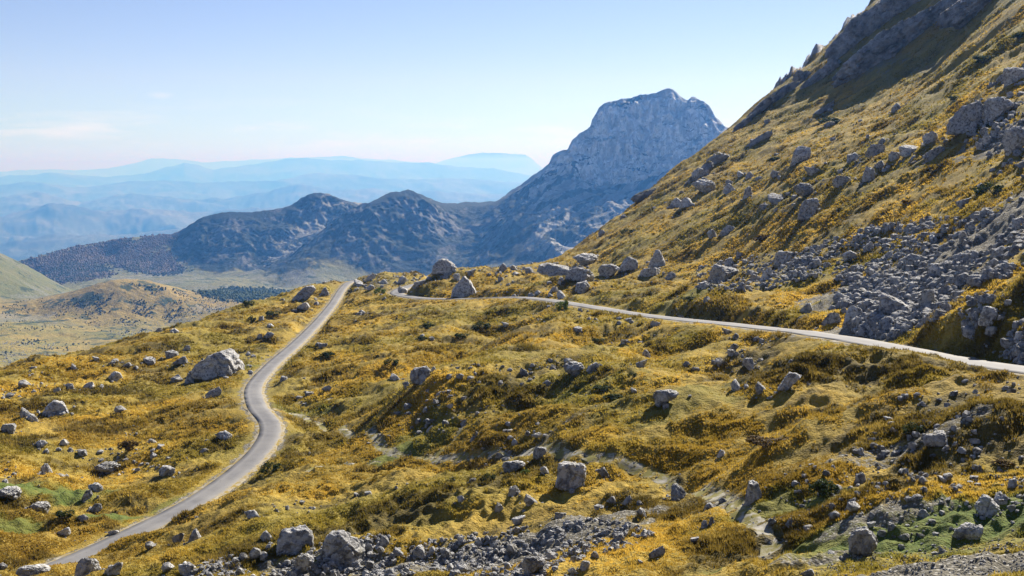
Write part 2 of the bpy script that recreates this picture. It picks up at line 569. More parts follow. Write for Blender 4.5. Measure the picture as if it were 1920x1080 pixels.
# foot trails
trail_defs = [
    ([(505, 765), (560, 775), (600, 792), (660, 815), (720, 838), (765, 855), (850, 853), (930, 848), (1000, 842), (1080, 846), (1130, 853), (1200, 876), (1260, 900), (1330, 925), (1400, 958), (1440, 1000), (1450, 1040)], 0.8),
    ([(870, 795), (855, 820), (830, 840), (780, 856)], 0.45),
    ([(765, 856), (700, 864), (640, 868), (560, 885)], 0.4),
    ([(560, 752), (620, 745), (680, 742)], 0.6),
]
trails = [(px_path(p, 0.8), wd) for p, wd in trail_defs]
tmask = np.zeros_like(X)
for P, wd in trails:
    d, _ = Field(P, None, pad=8, cell=0.6).at(X, Y)
    d = d + 0.35 * noise2(X / 1.3, Y / 1.3, 41)
    G.Z -= 0.28 * np.exp(-(d / (wd * 1.6)) ** 2)
    tmask = np.maximum(tmask, 1 - smooth(wd * 0.5, wd * 1.7, d))
G.finish()

# what grows where: masks in world space
green = np.zeros_like(X); gravel = np.zeros_like(X)


def blot(u, v, rx, ry, seed):
    x, y, z, r = G.hit(u, v)
    d = np.hypot((X - x[0]) / rx, (Y - y[0]) / ry) + 0.45 * fbm2(X, Y, 4.5, 3, 0.6, seed)
    return 1 - smooth(0.55, 1.05, d)


for k, (u, v, rx, ry, s) in enumerate([(70, 918, 9, 4.5, 1), (225, 968, 5, 2.5, 1), (20, 985, 3, 3, .8), (1760, 985, 12, 3.4, 1), (1560, 1005, 5, 2, .8), (1590, 925, 3, 2, .8), (750, 860, 3.5, 3, .8), (1420, 960, 4, 2, .6), (560, 775, 5, 3, .5), (800, 815, 4, 6, .5),
                                    (1870, 1000, 5, 2, .8), (340, 945, 3, 6, .6), (450, 690, 4, 4, .6), (1690, 1040, 8, 2, .6), (1100, 740, 8, 6, .45), (1330, 545, 10, 6, .35), (1250, 740, 8, 5, .35), (600, 1065, 3, 3, .6)]):
    green = np.maximum(green, s * blot(u, v, rx, ry, 50 + k))
for k, (u, v, rx, ry, s) in enumerate([(1830, 1058, 8, 3.0, 1), (1920, 1040, 5, 3.0, 1), (1560, 1040, 4, 1.2, .6), (1000, 845, 5, 2, .5), (1650, 970, 4, 2, .7), (1680, 855, 8, 2, .6), (1400, 930, 6, 5, .2), (780, 1060, 6, 3, .8), (960, 1045, 10, 4, .9), (1080, 1010, 6, 4, .7), (640, 1070, 6, 4, .7),
                                    (1800, 470, 22, 24, .85), (1660, 520, 16, 16, .85), (1500, 500, 14, 10, .6), (1640, 590, 10, 12, .85), (1730, 560, 10, 12, .85), (1890, 260, 10, 16, .7), (1740, 130, 5, 20, .5), (1640, 110, 12, 34, .6), (460, 660, 8, 20, .3), (700, 535, 10, 20, .5)]):
    gravel = np.maximum(gravel, s * blot(u, v, rx, ry, 90 + k))
gravel = np.maximum(gravel, (1 - smooth(rw + 0.3, rw + 1.6, rd + 0.7 * noise2(X / 2.2, Y / 2.2, 43))) * 0.85)
gravel = np.maximum(gravel, tmask * (0.55 + 0.45 * noise2(X / 6, Y / 6, 44)))
# steep skyline of the right slope is bare rock
sk = smooth(0.2, 0.9, fbm2(X * 0.8, Y * 0.4, 30, 4, 0.6, 60) + 1.25 * smooth(640, 720, R2) - 0.65)
rock = sk * smooth(-25, 15, G.Z) * smooth(600, 660, R2)
G.Z = G.Z + rock * (4.6 * ridged2(X, Y * 0.6, 15, 5, 0.6, 61))
brown = smooth(-0.3, 0.6, fbm2(X, Y, 22, 3, 0.6, 70) + 0.9 * smooth(15, 42, X) * (1 - smooth(75, 120, Y)) - 0.35 - 0.3 * steep + 0.5 * steep * smooth(0.0, 0.5, noise2(sxx / 30, syy / 11, 16)))
streak_n = steep * (noise2(sxx / 70, syy / 8, 14) + 0.7 * noise2(sxx / 35, syy / 4, 15))
olive = smooth(-0.35, 0.55, fbm2(X, Y, 38, 4, 0.6, 71) + 0.7 * streak_n + 0.45 * smooth(10, 60, G.Z) + 0.25 * (1 - smooth(60, 120, R2)))
gold = smooth(-0.2, 0.5, fbm2(X, Y, 17, 4, 0.6, 72) - 0.6 * streak_n)
hw = 5 * noise2(X / 21, Y / 21, 75)
heath = smooth(0.10, 0.42, fbm2(X + 0.8 * Y + hw, 1.7 * Y - 0.9 * X + hw, 17, 5, 0.62, 76) + 0.35 * smooth(10, 40, X) * (1 - smooth(75, 130, Y)) - 0.10)
heath *= (1 - 0.6 * steep) * (1 - green)
G.Z = G.Z + 0.22 * heath * (0.4 + noise2(X / 1.1, Y / 1.1, 77)) * smooth(rw + 0.8, rw + 2.5, rd)
G.finish()

v = np.stack([X, Y, G.Z], -1).reshape(-1, 3)
me = mesh_np('ground', v, grid_faces(*X.shape))
for nm, arr in (('green', green), ('gravel', gravel), ('rock', rock), ('brown', brown), ('olive', olive), ('gold', gold), ('heath', heath)):
    set_attr(me, nm, np.clip(arr, 0, 1))


def grass_colour(m, green_, gravel_, brown_, olive_, gold_):
    """dry mountain grass: straw gold, rust, olive and fresh turf, chosen by world-space masks and noise"""
    n1 = m.rng(m.noise(0.25, 5, 0.65), 0.36, 0.64)
    n2 = m.rng(m.noise(1.3, 4, 0.65), 0.34, 0.66)
    n3 = m.rng(m.noise(5.0, 3, 0.6), 0.34, 0.66)
    c = m.mix(gold_, (0.30, 0.198, 0.028), (0.53, 0.342, 0.050))
    c = m.mix(m.math('MULTIPLY', n1, 0.65), c, (0.235, 0.190, 0.030))
    c = m.mix(m.math('MULTIPLY', olive_, 0.72), c, (0.155, 0.150, 0.026))
    c = m.mix(m.math('MULTIPLY', brown_, 0.62), c, (0.130, 0.085, 0.016))
    c = m.mix(m.math('MULTIPLY', n2, 0.55), c, (0.066, 0.052, 0.012))
    c = m.mix(m.math('MULTIPLY', n3, 0.28), c, (0.56, 0.40, 0.08))
    n4 = m.rng(m.noise(15.0, 2, 0.6), 0.36, 0.64)
    c = m.mix(m.math('MULTIPLY', n4, 0.38), c, (0.085, 0.064, 0.014))
    c = m.mix(m.math('MULTIPLY', m.attr('heath'), 0.8), c, m.mix(n3, (0.040, 0.034, 0.011), (0.105, 0.078, 0.020)))
    c = m.mix(green_, c, m.mix(n2, (0.070, 0.105, 0.018), (0.110, 0.125, 0.028)))
    return c, n2, n3


m = Mat('dry_grass', 0.95)
c, n2, n3 = grass_colour(m, m.attr('green'), None, m.attr('brown'), m.attr('olive'), m.attr('gold'))
peb = m.n('ShaderNodeTexVoronoi'); peb.inputs['Scale'].default_value = 4.5; m.link(m.co, peb.inputs['Vector'])
stone = m.mix(m.rng(m.noise(8.0, 5, 0.75), 0.35, 0.65), (0.13, 0.115, 0.085), (0.56, 0.55, 0.52))
stone = m.mix(m.rng(peb.outputs['Distance'], 0.15, 0.45), stone, (0.12, 0.11, 0.085))
gm = m.rng(m.math('ADD', m.attr('gravel'), m.rng(m.noise(1.8, 5, 0.7), 0.25, 0.75, -0.45, 0.45)), 0.42, 0.72)
c = m.mix(gm, c, stone)
rk = m.mix(m.rng(m.noise(0.35, 6, 0.7), 0.35, 0.65), (0.14, 0.14, 0.14), (0.55, 0.55, 0.55))
rm = m.rng(m.math('ADD', m.attr('rock'), m.rng(m.noise(0.3, 5, 0.7), 0.25, 0.75, -0.35, 0.35)), 0.4, 0.6)
c = m.mix(rm, c, rk)
m.color(c)
m.bump(m.math('ADD', n3, m.math('MULTIPLY', n2, 1.5)), 0.7, 0.12)
put('ground', me, m.m, 'rolling mountainside of dry golden grass with bare gravel patches', 'ground', kind='structure')
NEARMAT = m.m

# ------------------------------------------------------------------ road, its shoulders, foot trails


def strip(name, P, offs, zoff, jag=0.0, seed=0, wid=None):
    """a sheet along a path; offs are the sideways positions"""
    d = np.gradient(P[:, :2], axis=0); d /= np.maximum(np.linalg.norm(d, axis=1)[:, None], 1e-6)
    nrm = np.stack([d[:, 1], -d[:, 0]], 1)
    s = np.arange(len(P)) * 1.0
    V = []
    for k, o in enumerate(offs):
        oo = o + (jag * noise2(s / 2.3, s * 0 + k * 0.0 + (5 if o > 0 else 0), seed) if k in (0, len(offs) - 1) else 0)
        q = P.copy()
        oo = oo if np.ndim(oo) else np.full(len(P), oo)
        if wid is not None:
            oo = oo + np.sign(o) * (wid - HALF) * min(1.0, abs(o) / HALF)
        q[:, :2] += nrm * oo[:, None]
        q[:, 2] += zoff[k]
        V.append(q)
    V = np.stack(V, 1)
    return mesh_np(name, V.reshape(-1, 3), grid_faces(len(P), len(offs))[:, ::-1])


m = Mat('worn_asphalt', 0.75)
c = m.mix(m.rng(m.noise(0.6, 5, 0.6), 0.3, 0.7), (0.105, 0.104, 0.108), (0.155, 0.153, 0.156))
c = m.mix(m.rng(m.noise(0.12, 3, 0.6), 0.45, 0.75), c, (0.18, 0.175, 0.17))
c = m.mix(m.rng(m.noise(3.0, 4, 0.7), 0.60, 0.72), c, (0.08, 0.08, 0.083))
acr = m.math('ABSOLUTE', m.attr('across'))
trk = m.rng(m.math('ABSOLUTE', m.math('SUBTRACT', acr, 0.5)), 0.0, 0.28, 1, 0)
c = m.mix(m.math('MULTIPLY', trk, m.rng(m.noise(0.35, 3, 0.6), 0.3, 0.7, 0.15, 0.6)), c, (0.20, 0.196, 0.192))
edge = m.rng(m.math('ADD', acr, m.rng(m.noise(1.6, 5, 0.75), 0.3, 0.7, -0.22, 0.22)), 0.86, 0.98)
c = m.mix(edge, c, (0.19, 0.165, 0.115))
m.color(c)
rme = strip('road', RC, [-HALF - .02, -HALF, -HALF * .5, 0, HALF * .5, HALF, HALF + .02], [-.1, -.005, .02, .03, .02, -.005, -.1], 0.12, 3, HW)
set_attr(rme, 'across', np.tile(np.array([-1, -1, -.5, 0, .5, 1, 1.0]), len(RC)))
put('road', rme, m.m, 'narrow grey asphalt mountain road winding over the pass', 'road', kind='structure')
m = Mat('road_gravel', 0.95)
c = m.mix(m.rng(m.noise(2.5, 5, 0.7), 0.3, 0.7), (0.15, 0.13, 0.09), (0.36, 0.33, 0.27))
c = m.mix(m.rng(m.noise(0.8, 5, 0.75), 0.46, 0.56), c, (0.22, 0.16, 0.04))
m.color(c)
sh = strip('road_shoulder', RC, [-HALF - .5, -HALF - .2, 0, HALF + .2, HALF + .5], [-.14, -.05, -.03, -.05, -.14], 0.45, 7, HW)
put('road_shoulder', sh, m.m, 'pale gravel verge along both edges of the road', 'verge', kind='structure')
m = Mat('trail_gravel', 0.95)
c = m.mix(m.rng(m.noise(2.2, 5, 0.7), 0.3, 0.7), (0.15, 0.135, 0.10), (0.44, 0.42, 0.37))
c = m.mix(m.rng(m.noise(0.7, 5, 0.75), 0.40, 0.54), c, (0.17, 0.15, 0.04))
m.color(c)
for (P, wd), lab in zip(trails, ('gravel foot trail crossing the hollows between road and camera', 'faint trail climbing from the gravel path to the middle mound', 'faint trail leaving the hollow towards the lower road', 'stony strip of track beside the inner road bend')):
    offs = np.array([-1, -.5, 0, .5, 1]) * wd * 0.75
    d = np.gradient(P[:, :2], axis=0); d /= np.linalg.norm(d, axis=1)[:, None]
    V = []
    s = np.arange(len(P))
    for o in offs:
        wob = 1 + 0.55 * noise2(s / 3.1, s * 0 + o, 80)
        x = P[:, 0] + d[:, 1] * o * wob; y = P[:, 1] - d[:, 0] * o * wob
        V.append(np.stack([x, y, G.height(x, y) + 0.03 - 0.05 * (abs(o) > wd * .6)], 1))
    V = np.stack(V, 1)
    put('footpath', mesh_np('footpath', V.reshape(-1, 3), grid_faces(len(P), 5)[:, ::-1]), m.m, lab, 'path', kind='structure')

# ------------------------------------------------------------------ valley, grassy hills and the mountains behind
far_pts = [
    (-500, 'z', -120, 380), (400, 'z', -125, 380), (1200, 'z', -125, 380), (2200, 'z', -125, 380),
    (-400, 690, 820), (0, 690, 850), (120, 650, 1060), (230, 628, 1130), (400, 592, 1260), (520, 556, 1430), (900, 'z', -150, 900), (1500, 'z', -150, 900), (2200, 'z', -140, 900), (1200, 'z', -150, 1300), (1700, 'z', -120, 1400), (2300, 'z', -110, 1300),
    # grassy knoll
    (240, 527, 1340), (190, 539, 1312), (300, 540, 1322), (380, 560, 1340), (460, 575, 1312), (200, 600, 1243), (300, 586, 1270), (80, 587, 1290), (118, 565, 1312), (10, 612, 1190), (20, 585, 1310),
    (180, 'z', -190, 1560), (260, 'z', -192, 1650), (440, 'z', -190, 1560),
    # hill at the left edge
    (0, 478, 1700), (60, 506, 1720), (120, 541, 1750), (-150, 400, 1660), (-420, 320, 1620), (0, 550, 1480), (-200, 520, 1400), (-20, 'z', -280, 2150), (-400, 'z', -200, 2150), (-300, 600, 1200),
    # valley floor
    (420, 530, 1800), (350, 520, 2000), (500, 547, 1700), (600, 537, 1880), (450, 512, 2180), (700, 'z', -215, 1750), (560, 'z', -190, 1450),
    # wooded hill
    (45, 487, 2450), (130, 466, 2480), (230, 446, 2490), (290, 442, 2490), (120, 526, 2120), (60, 505, 2400), (210, 519, 2170), (330, 514, 2240), (200, 480, 2450), (-300, 500, 2600), (-300, 'z', -280, 2100),
    # first dark mountain
    (330, 436, 2480), (375, 410, 2460), (430, 397, 2460), (500, 394, 2460), (545, 384, 2480), (582, 363, 2500), (612, 363, 2500), (650, 378, 2500), (690, 400, 2500), (320, 495, 2320), (400, 518, 2230), (470, 515, 2230), (430, 450, 2350), (350, 460, 2390), (520, 440, 2370),
    # ravine
    (500, 503, 2260), (560, 462, 2340), (615, 428, 2420), (660, 405, 2450),
    # second dark mountain
    (492, 526, 1990), (560, 484, 2060), (640, 424, 2150), (690, 382, 2200), (732, 360, 2250), (766, 356, 2260), (800, 369, 2270), (830, 381, 2320), (880, 380, 2400), (925, 378, 2450),
    (520, 541, 1955), (640, 500, 2030), (740, 440, 2140), (700, 530, 1990), (800, 470, 2100), (860, 430, 2230),
    # the pale peak
    (960, 358, 2420), (1000, 328, 2380), (1035, 296, 2360), (1070, 265, 2340), (1105, 240, 2330), (1114, 216, 2340), (1134, 192, 2360), (1180, 185, 2390), (1230, 174, 2400), (1256, 165, 2400), (1284, 185, 2400), (1302, 181, 2400), (1330, 200, 2390), (1346, 220, 2390), (1370, 242, 2370), (1420, 285, 2340), (1600, 350, 2200), (2300, 400, 2200),
    (1128, 300, 2315), (1200, 298, 2320), (1300, 292, 2325), (1150, 390, 2110), (1000, 445, 2020), (1060, 410, 2070), (1220, 370, 2150), (900, 470, 2110), (950, 420, 2120), (1040, 350, 2200), (830, 505, 2030), (1000, 'z', -195, 1720), (1250, 'z', -180, 1700), (1420, 370, 2130),
    # far side
    (-400, 'z', -400, 3500), (100, 'z', -400, 3500), (400, 'z', -380, 3500), (600, 'z', -340, 3500), (800, 'z', -330, 3400), (1000, 'z', -260, 3300), (1250, 'z', -190, 3200), (1500, 'z', -200, 3200), (2300, 'z', -200, 3200),
]
KF = 2.2                                               # valley and mountains are modelled at 1:2.2 and placed at full size
far_fn = RBF(far_pts, 4.6, 3.0, 1.5, 1e-5)
fa = columns(0.0010, 0.75)
fr = rows_for(far_fn, 430.0, 3300.0, 0.9, 0.46, 0.02, -0.46, 0.32)
V2 = Sheet(fa, fr)
V2.Z = far_fn(fa[None, :], fr[:, None]) * fr[:, None]
X, Y = V2.X, V2.Y
R2 = np.broadcast_to(fr[:, None], X.shape)
base = V2.Z.copy()
gy, gx = np.gradient(base)
dr = np.gradient(fr)[:, None]; da = np.gradient(fa)[None, :] * R2
slope = np.hypot(gy / dr, gx / da)
AZ = np.broadcast_to(fa[None, :], X.shape)
_ub = np.array([(300, 2400), (325, 2300), (400, 2215), (470, 2200), (492, 1985), (520, 1960), (640, 1990), (740, 1950), (900, 1930), (1200, 1700), (1600, 1600)], float)
rb = np.interp(fa, ray(_ub[:, 0], HOR)[0], _ub[:, 1], left=9999)[None, :]
mount = smooth(0, 90, R2 - rb + 50 * fbm2(X, Y, 160, 4, 0.6, 20))
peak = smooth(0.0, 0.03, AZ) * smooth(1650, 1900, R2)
wx = X + 30 * noise2(X / 150, Y / 150, 21); wy = Y + 30 * noise2(X / 150, Y / 150, 22)
rid = (ridged2(wx, wy, 210, 2, 0.5, 23) - 0.6) * 11 + (ridged2(wx, wy, 62, 4, 0.6, 25) - 0.7) * 8.0
V2.Z = base
V2.finish()
# trim the mountain skyline to its real outline
SKY_V = np.array([(-400, 560), (-100, 515), (0, 497), (45, 487), (90, 476), (130, 466), (180, 456), (230, 447), (290, 441), (318, 439), (330, 436), (352, 424), (375, 409), (405, 400), (430, 397), (470, 398), (500, 394), (530, 390), (548, 383), (565, 371), (582, 363), (600, 361), (618, 364), (640, 374), (660, 379), (675, 380), (690, 381), (712, 370), (732, 360), (750, 359), (766, 355), (780, 361), (800, 369), (815, 376), (830, 381), (860, 381), (875, 378), (900, 380), (915, 377), (930, 378), (945, 368), (960, 356), (975, 348), (990, 336), (1003, 326), (1018, 317), (1030, 306), (1036, 291), (1050, 283), (1064, 280), (1072, 264), (1086, 250), (1100, 244), (1107, 236), (1110, 224), (1118, 212), (1122, 203), (1132, 193), (1140, 191), (1150, 190), (1162, 187), (1180, 184), (1200, 178), (1216, 177), (1230, 174), (1242, 168), (1253, 165), (1262, 168), (1272, 176), (1284, 186), (1290, 188), (1296, 181), (1303, 181), (1312, 188), (1322, 192), (1330, 198), (1336, 208), (1340, 217), (1350, 226), (1358, 236), (1366, 240), (1380, 252), (1420, 286)], float)
sa, st = ray(SKY_V[:, 0], SKY_V[:, 1])
want = np.interp(fa, sa, st)[None, :] + 0.0006 * noise2(fa[None, :] / 0.004, fa[None, :] * 0, 19)
zone = (R2 > np.where(AZ < float(ray(312, HOR)[0]), 2000, 1700)) & (AZ > sa[0]) & (AZ < sa[-1])
Tm = np.where(zone, V2.T, -9).max(0, keepdims=True)
near_top = smooth(Tm - 0.022, Tm - 0.001, V2.T) * zone
fix = np.where((fa > sa[0]) & (fa < sa[-1]), (want - Tm)[0], 0)[None, :]
fix = np.maximum(fix, 0)
base = base + np.where(zone, fix * near_top * R2, 0)


def trim(z):
    over_ = z / R2 - want
    return np.where(zone & (over_ > 0), (want - 0.25 * over_) * R2, z)


base = trim(base)
near_top = smooth(-0.012, -0.001, base / R2 - want) * zone
V2.Z = base + mount * rid * (0.55 + 0.3 * peak) * (1 - 0.8 * near_top)
V2.Z += (1 - mount) * (3.0 * fbm2(X, Y, 120, 4, 0.55, 27) + 0.8 * ridged2(X, Y, 18, 2, 0.5, 29)) * smooth(500, 900, R2)
V2.Z = trim(V2.Z)
V2.finish()
# rugged cliffs: push the steep faces in and out along the line of fall
cl = mount * smooth(0.35, 0.8, slope) * (1 - 0.7 * smooth(.5, 1, near_top))
q = np.stack([X / 34, base / 48, Y / 34], -1)
q2 = np.stack([X / 15, base / 19, Y / 15], -1)
q3 = np.stack([X / 7, base / 8, Y / 7], -1)
rib = 0.5 - 2 * np.abs(noise3(np.stack([X / 24, base / 130, Y / 24], -1), 6))
rib2 = 0.5 - 2 * np.abs(noise3(np.stack([X / 10, base / 42, Y / 10], -1), 7))
dsp = cl * peak * (9 * rib + 4 * rib2) + cl * 1.3 * (9 * noise3(q, 1) + 7 * (0.5 - 2 * np.abs(noise3(q, 2))) + 5 * (0.5 - 2 * np.abs(noise3(q2, 3))) + 2.2 * noise3(q3, 4))
dx, dy = -np.sin(AZ) * 0.85 + 0.0, -np.cos(AZ) * 0.85
v = np.stack([X + dx * dsp, Y + dy * dsp, V2.Z + 0.25 * dsp], -1)
gy, gx = np.gradient(V2.Z); slope2 = np.hypot(gy / dr, gx / da)
# masks
veg = smooth(-0.30, 0.40, 0.9 * fbm2(wx, wy, 75, 5, 0.62, 33) + 1.2 * (0.66 - np.clip(slope2, 0, 1.6)) - 0.30 * peak * smooth(0.06, 0.16, AZ) + 0.38 * (1 - peak))
bare = smooth(0.0, 0.5, fbm2(X, Y, 70, 4, 0.6, 34) - 0.1)
# scree tongues run straight down below the peak's cliffs and in the ravine
sp, sl_ = 0.612 * X - 0.79 * Y, 0.79 * X + 0.612 * Y
streak = noise2(sp / 26 + 0.5 * noise2(X / 60, Y / 60, 39), sl_ / 260, 35) + 0.6 * noise2(sp / 10, sl_ / 130, 36)
scree = peak * smooth(-0.05, 0.4, streak - 0.05 + 0.5 * smooth(0.05, 0.14, AZ)) * (1 - smooth(0.55, 0.9, slope)) * smooth(-0.02, 0.06, AZ + 0.03 * streak)
veg = np.maximum(veg, peak * (1 - smooth(0.55, 0.9, slope)) * smooth(0.05, 0.4, -streak) * 0.95)
rav = np.exp(-((AZ + 0.20 - 0.00026 * (R2 - 2330)) / 0.016) ** 2) * smooth(2150, 2300, R2)
scree = np.maximum(scree, rav * 1.0 * smooth(-0.6, 0.3, streak))
floor_ = smooth(1420, 1650, R2) * (1 - mount)
hillside = (1 - smooth(-0.40, -0.36, AZ)) * smooth(1380, 1480, R2) * (1 - smooth(1950, 2050, R2))
knoll = np.exp(-(((X + 440) / 210) ** 2 + ((Y - 1245) / 90) ** 2))
rubb = smooth(0.1, 0.7, fbm2(X, Y, 130, 4, 0.6, 38) + 0.1)
me = mesh_np('mountain', v.reshape(-1, 3), grid_faces(*X.shape))
for nm, arr in (('mount', mount), ('veg', veg), ('scree', scree), ('rubb', rubb), ('cliff', cl), ('peak', peak), ('knoll', knoll), ('floor', floor_), ('hillside', hillside)):
    set_attr(me, nm, np.clip(arr, 0, 1))
m = Mat('mountain_rock_and_pasture', 0.95)
n1 = m.rng(m.noise(0.012, 6, 0.65), 0.35, 0.65)
n2 = m.rng(m.noise(0.05, 6, 0.7), 0.35, 0.65)
n3 = m.rng(m.noise(0.20, 4, 0.7), 0.35, 0.65)
past = m.mix(n1, (0.27, 0.195, 0.048), (0.125, 0.135, 0.042))
past = m.mix(m.math('MULTIPLY', m.attr('knoll'), 0.75), past, m.mix(n2, (0.27, 0.185, 0.05), (0.17, 0.115, 0.035)))
past = m.mix(m.math('MULTIPLY', m.attr('floor'), 0.8), past, m.mix(n2, (0.085, 0.10, 0.050), (0.13, 0.125, 0.07)))
past = m.mix(m.math('MULTIPLY', m.attr('hillside'), 0.7), past, m.mix(n2, (0.07, 0.088, 0.034), (0.12, 0.115, 0.045)))
past = m.mix(m.math('MULTIPLY', n2, 0.35), past, (0.075, 0.08, 0.035))
past = m.mix(m.math('MULTIPLY', m.rng(m.math('ADD', m.attr('rubb'), m.rng(n3, 0, 1, -0.5, 0.5)), 0.6, 0.9), 0.6), past, (0.15, 0.15, 0.135))
past = m.mix(m.rng(m.noise(0.035, 5, 0.65), 0.55, 0.60), past, (0.035, 0.048, 0.02))
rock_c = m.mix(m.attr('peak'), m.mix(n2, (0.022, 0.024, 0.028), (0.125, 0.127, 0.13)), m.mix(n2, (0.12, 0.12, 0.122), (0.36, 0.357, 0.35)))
jn = m.rng(m.noise(0.075, 5, 0.7, stretch=(1, 1, 0.32)), 0.46, 0.54)
jl = m.rng(m.noise(0.03, 4, 0.7, stretch=(1, 1, 2.2)), 0.56, 0.62)
pk = m.mix(jn, (0.46, 0.462, 0.47), (0.90, 0.895, 0.88))
pk = m.mix(m.math('MULTIPLY', jl, 0.75), pk, (0.045, 0.052, 0.03))
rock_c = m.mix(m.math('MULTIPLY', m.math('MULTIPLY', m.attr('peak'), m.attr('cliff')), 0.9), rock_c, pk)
rock_c = m.mix(m.math('MULTIPLY', n3, 0.5), rock_c, (0.09, 0.09, 0.09))
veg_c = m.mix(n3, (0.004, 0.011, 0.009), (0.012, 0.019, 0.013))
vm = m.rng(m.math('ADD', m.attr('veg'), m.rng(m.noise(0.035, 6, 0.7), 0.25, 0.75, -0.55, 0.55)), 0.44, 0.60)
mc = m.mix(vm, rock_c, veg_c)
mc = m.mix(m.rng(m.math('ADD', m.attr('scree'), m.rng(n3, 0, 1, -0.3, 0.3)), 0.45, 0.75), mc, m.mix(n2, (0.13, 0.13, 0.127), (0.20, 0.198, 0.19)))
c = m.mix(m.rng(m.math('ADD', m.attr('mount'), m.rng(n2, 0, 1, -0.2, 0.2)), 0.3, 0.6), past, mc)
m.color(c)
m.bump(m.math('ADD', n2, m.math('MULTIPLY', n3, 0.6)), 0.6, 3.0)
far_o = put('mountain', me, m.m, 'valley floor rising to dark wooded mountains and a pale limestone peak', 'mountains', kind='structure')
far_o.scale = (KF, KF, KF)

# ------------------------------------------------------------------ hazy ranges far away
ranges = [
    (24000, 1300, [(-500, 318), (0, 322), (60, 318), (140, 321), (200, 318), (250, 306), (285, 299), (330, 299), (380, 306), (500, 300), (640, 293), (680, 297), (760, 303), (815, 306), (850, 296), (880, 289), (940, 286), (985, 291), (1000, 302), (1020, 318), (1100, 330), (1500, 340)], 25),
    (14000, 900, [(-500, 322), (0, 334), (90, 326), (200, 334), (270, 329), (318, 313), (345, 306), (372, 313), (400, 318), (440, 312), (500, 305), (545, 298), (575, 297), (620, 303), (700, 303), (760, 305), (840, 310), (900, 316), (960, 322), (1010, 332), (1500, 345)], 22),
    (10000, 800, [(-500, 342), (0, 350), (80, 343), (150, 350), (250, 344), (310, 340), (380, 348), (450, 341), (520, 338), (600, 327), (680, 333), (750, 337), (840, 336), (950, 343), (1100, 350), (1500, 350)], 22),
    (7500, 700, [(-500, 366), (0, 374), (80, 360), (150, 378), (250, 366), (330, 370), (420, 378), (480, 368), (560, 352), (640, 358), (720, 362), (820, 366), (950, 370), (1500, 372)], 26),
    (5600, 560, [(-500, 400), (0, 404), (100, 388), (200, 402), (300, 393), (400, 402), (470, 396), (600, 392), (800, 395), (1500, 400)], 22),
    (4500, 420, [(-500, 455), (0, 462), (100, 446), (180, 440), (300, 437), (450, 432), (700, 430), (1500, 430)], 14),
]
m = Mat('distant_hills', 0.95)
n1 = m.rng(m.noise(0.00045, 7, 0.7), 0.42, 0.58)
n2 = m.rng(m.noise(0.0015, 5, 0.7), 0.42, 0.6)
c = m.mix(n1, (0.02, 0.03, 0.018), (0.10, 0.105, 0.085))
c = m.mix(m.math('MULTIPLY', n2, 0.6), c, (0.05, 0.065, 0.045))
m.color(c)
for k, (rr, depth, crest, amp) in enumerate(ranges):
    rr *= 3.8; depth *= 3.8; amp *= 3.8
    A, Tt = ray([q[0] for q in crest], [q[1] for q in crest])
    aa = np.linspace(-0.75, 0.45, 1100)
    zc = np.interp(aa, A, Tt) * rr
    ds = np.linspace(-1.6, 1.6, 90)
    AA, DD = np.meshgrid(aa, ds)
    RR = rr + DD * depth * 1.3
    x = np.sin(AA) * RR; y = np.cos(AA) * RR
    zb = -1650.0
    prof = np.exp(-np.abs(DD) ** 1.5 * 1.3)
    z = zb + (zc[None, :] - zb) * prof + (ridged2(x, y, depth * .9, 5, 0.55, 100 + k) - 0.6) * amp * (0.8 + 1.5 * (1 - prof)) + (ridged2(x, y, depth * .22, 4, 0.6, 140 + k) - 0.6) * amp * 0.2 * prof
    put('hills', mesh_np('hills', np.stack([x, y, z], -1).reshape(-1, 3), grid_faces(*x.shape)), m.m,
        ('palest flat topped range on the far horizon', 'second farthest pale blue range with one rounded summit', 'hazy blue range in front of the pale horizon ranges', 'hazy wooded ridge in the middle of the far lowland', 'nearer hazy ridge across the far lowland', 'low hazy hills just beyond the wooded valley hill')[k], 'hills', kind='structure')
aa = np.linspace(-0.9, 0.7, 400)
rr = np.exp(np.linspace(math.log(7500), math.log(150000), 160))
x = np.sin(aa)[None, :] * rr[:, None]; y = np.cos(aa)[None, :] * rr[:, None]
z = -1650 + 120 * fbm2(x, y, 7000, 5, 0.55, 120)
put('lowland', mesh_np('lowland', np.stack([x, y, z], -1).reshape(-1, 3), grid_faces(*x.shape)), m.m, 'wide hazy plain stretching to the far ranges', 'lowland', kind='structure')

# ------------------------------------------------------------------ rocks


def ico(sub):
    bm = bmesh.new()
    bmesh.ops.create_icosphere(bm, subdivisions=sub, radius=1.0)
    v = np.array([x.co[:] for x in bm.verts]); f = np.array([[q.index for q in p.verts] for p in bm.faces])
    bm.free()
    return v, f


ICO = {k: ico(k) for k in (1, 2, 3, 4, 5, 6)}


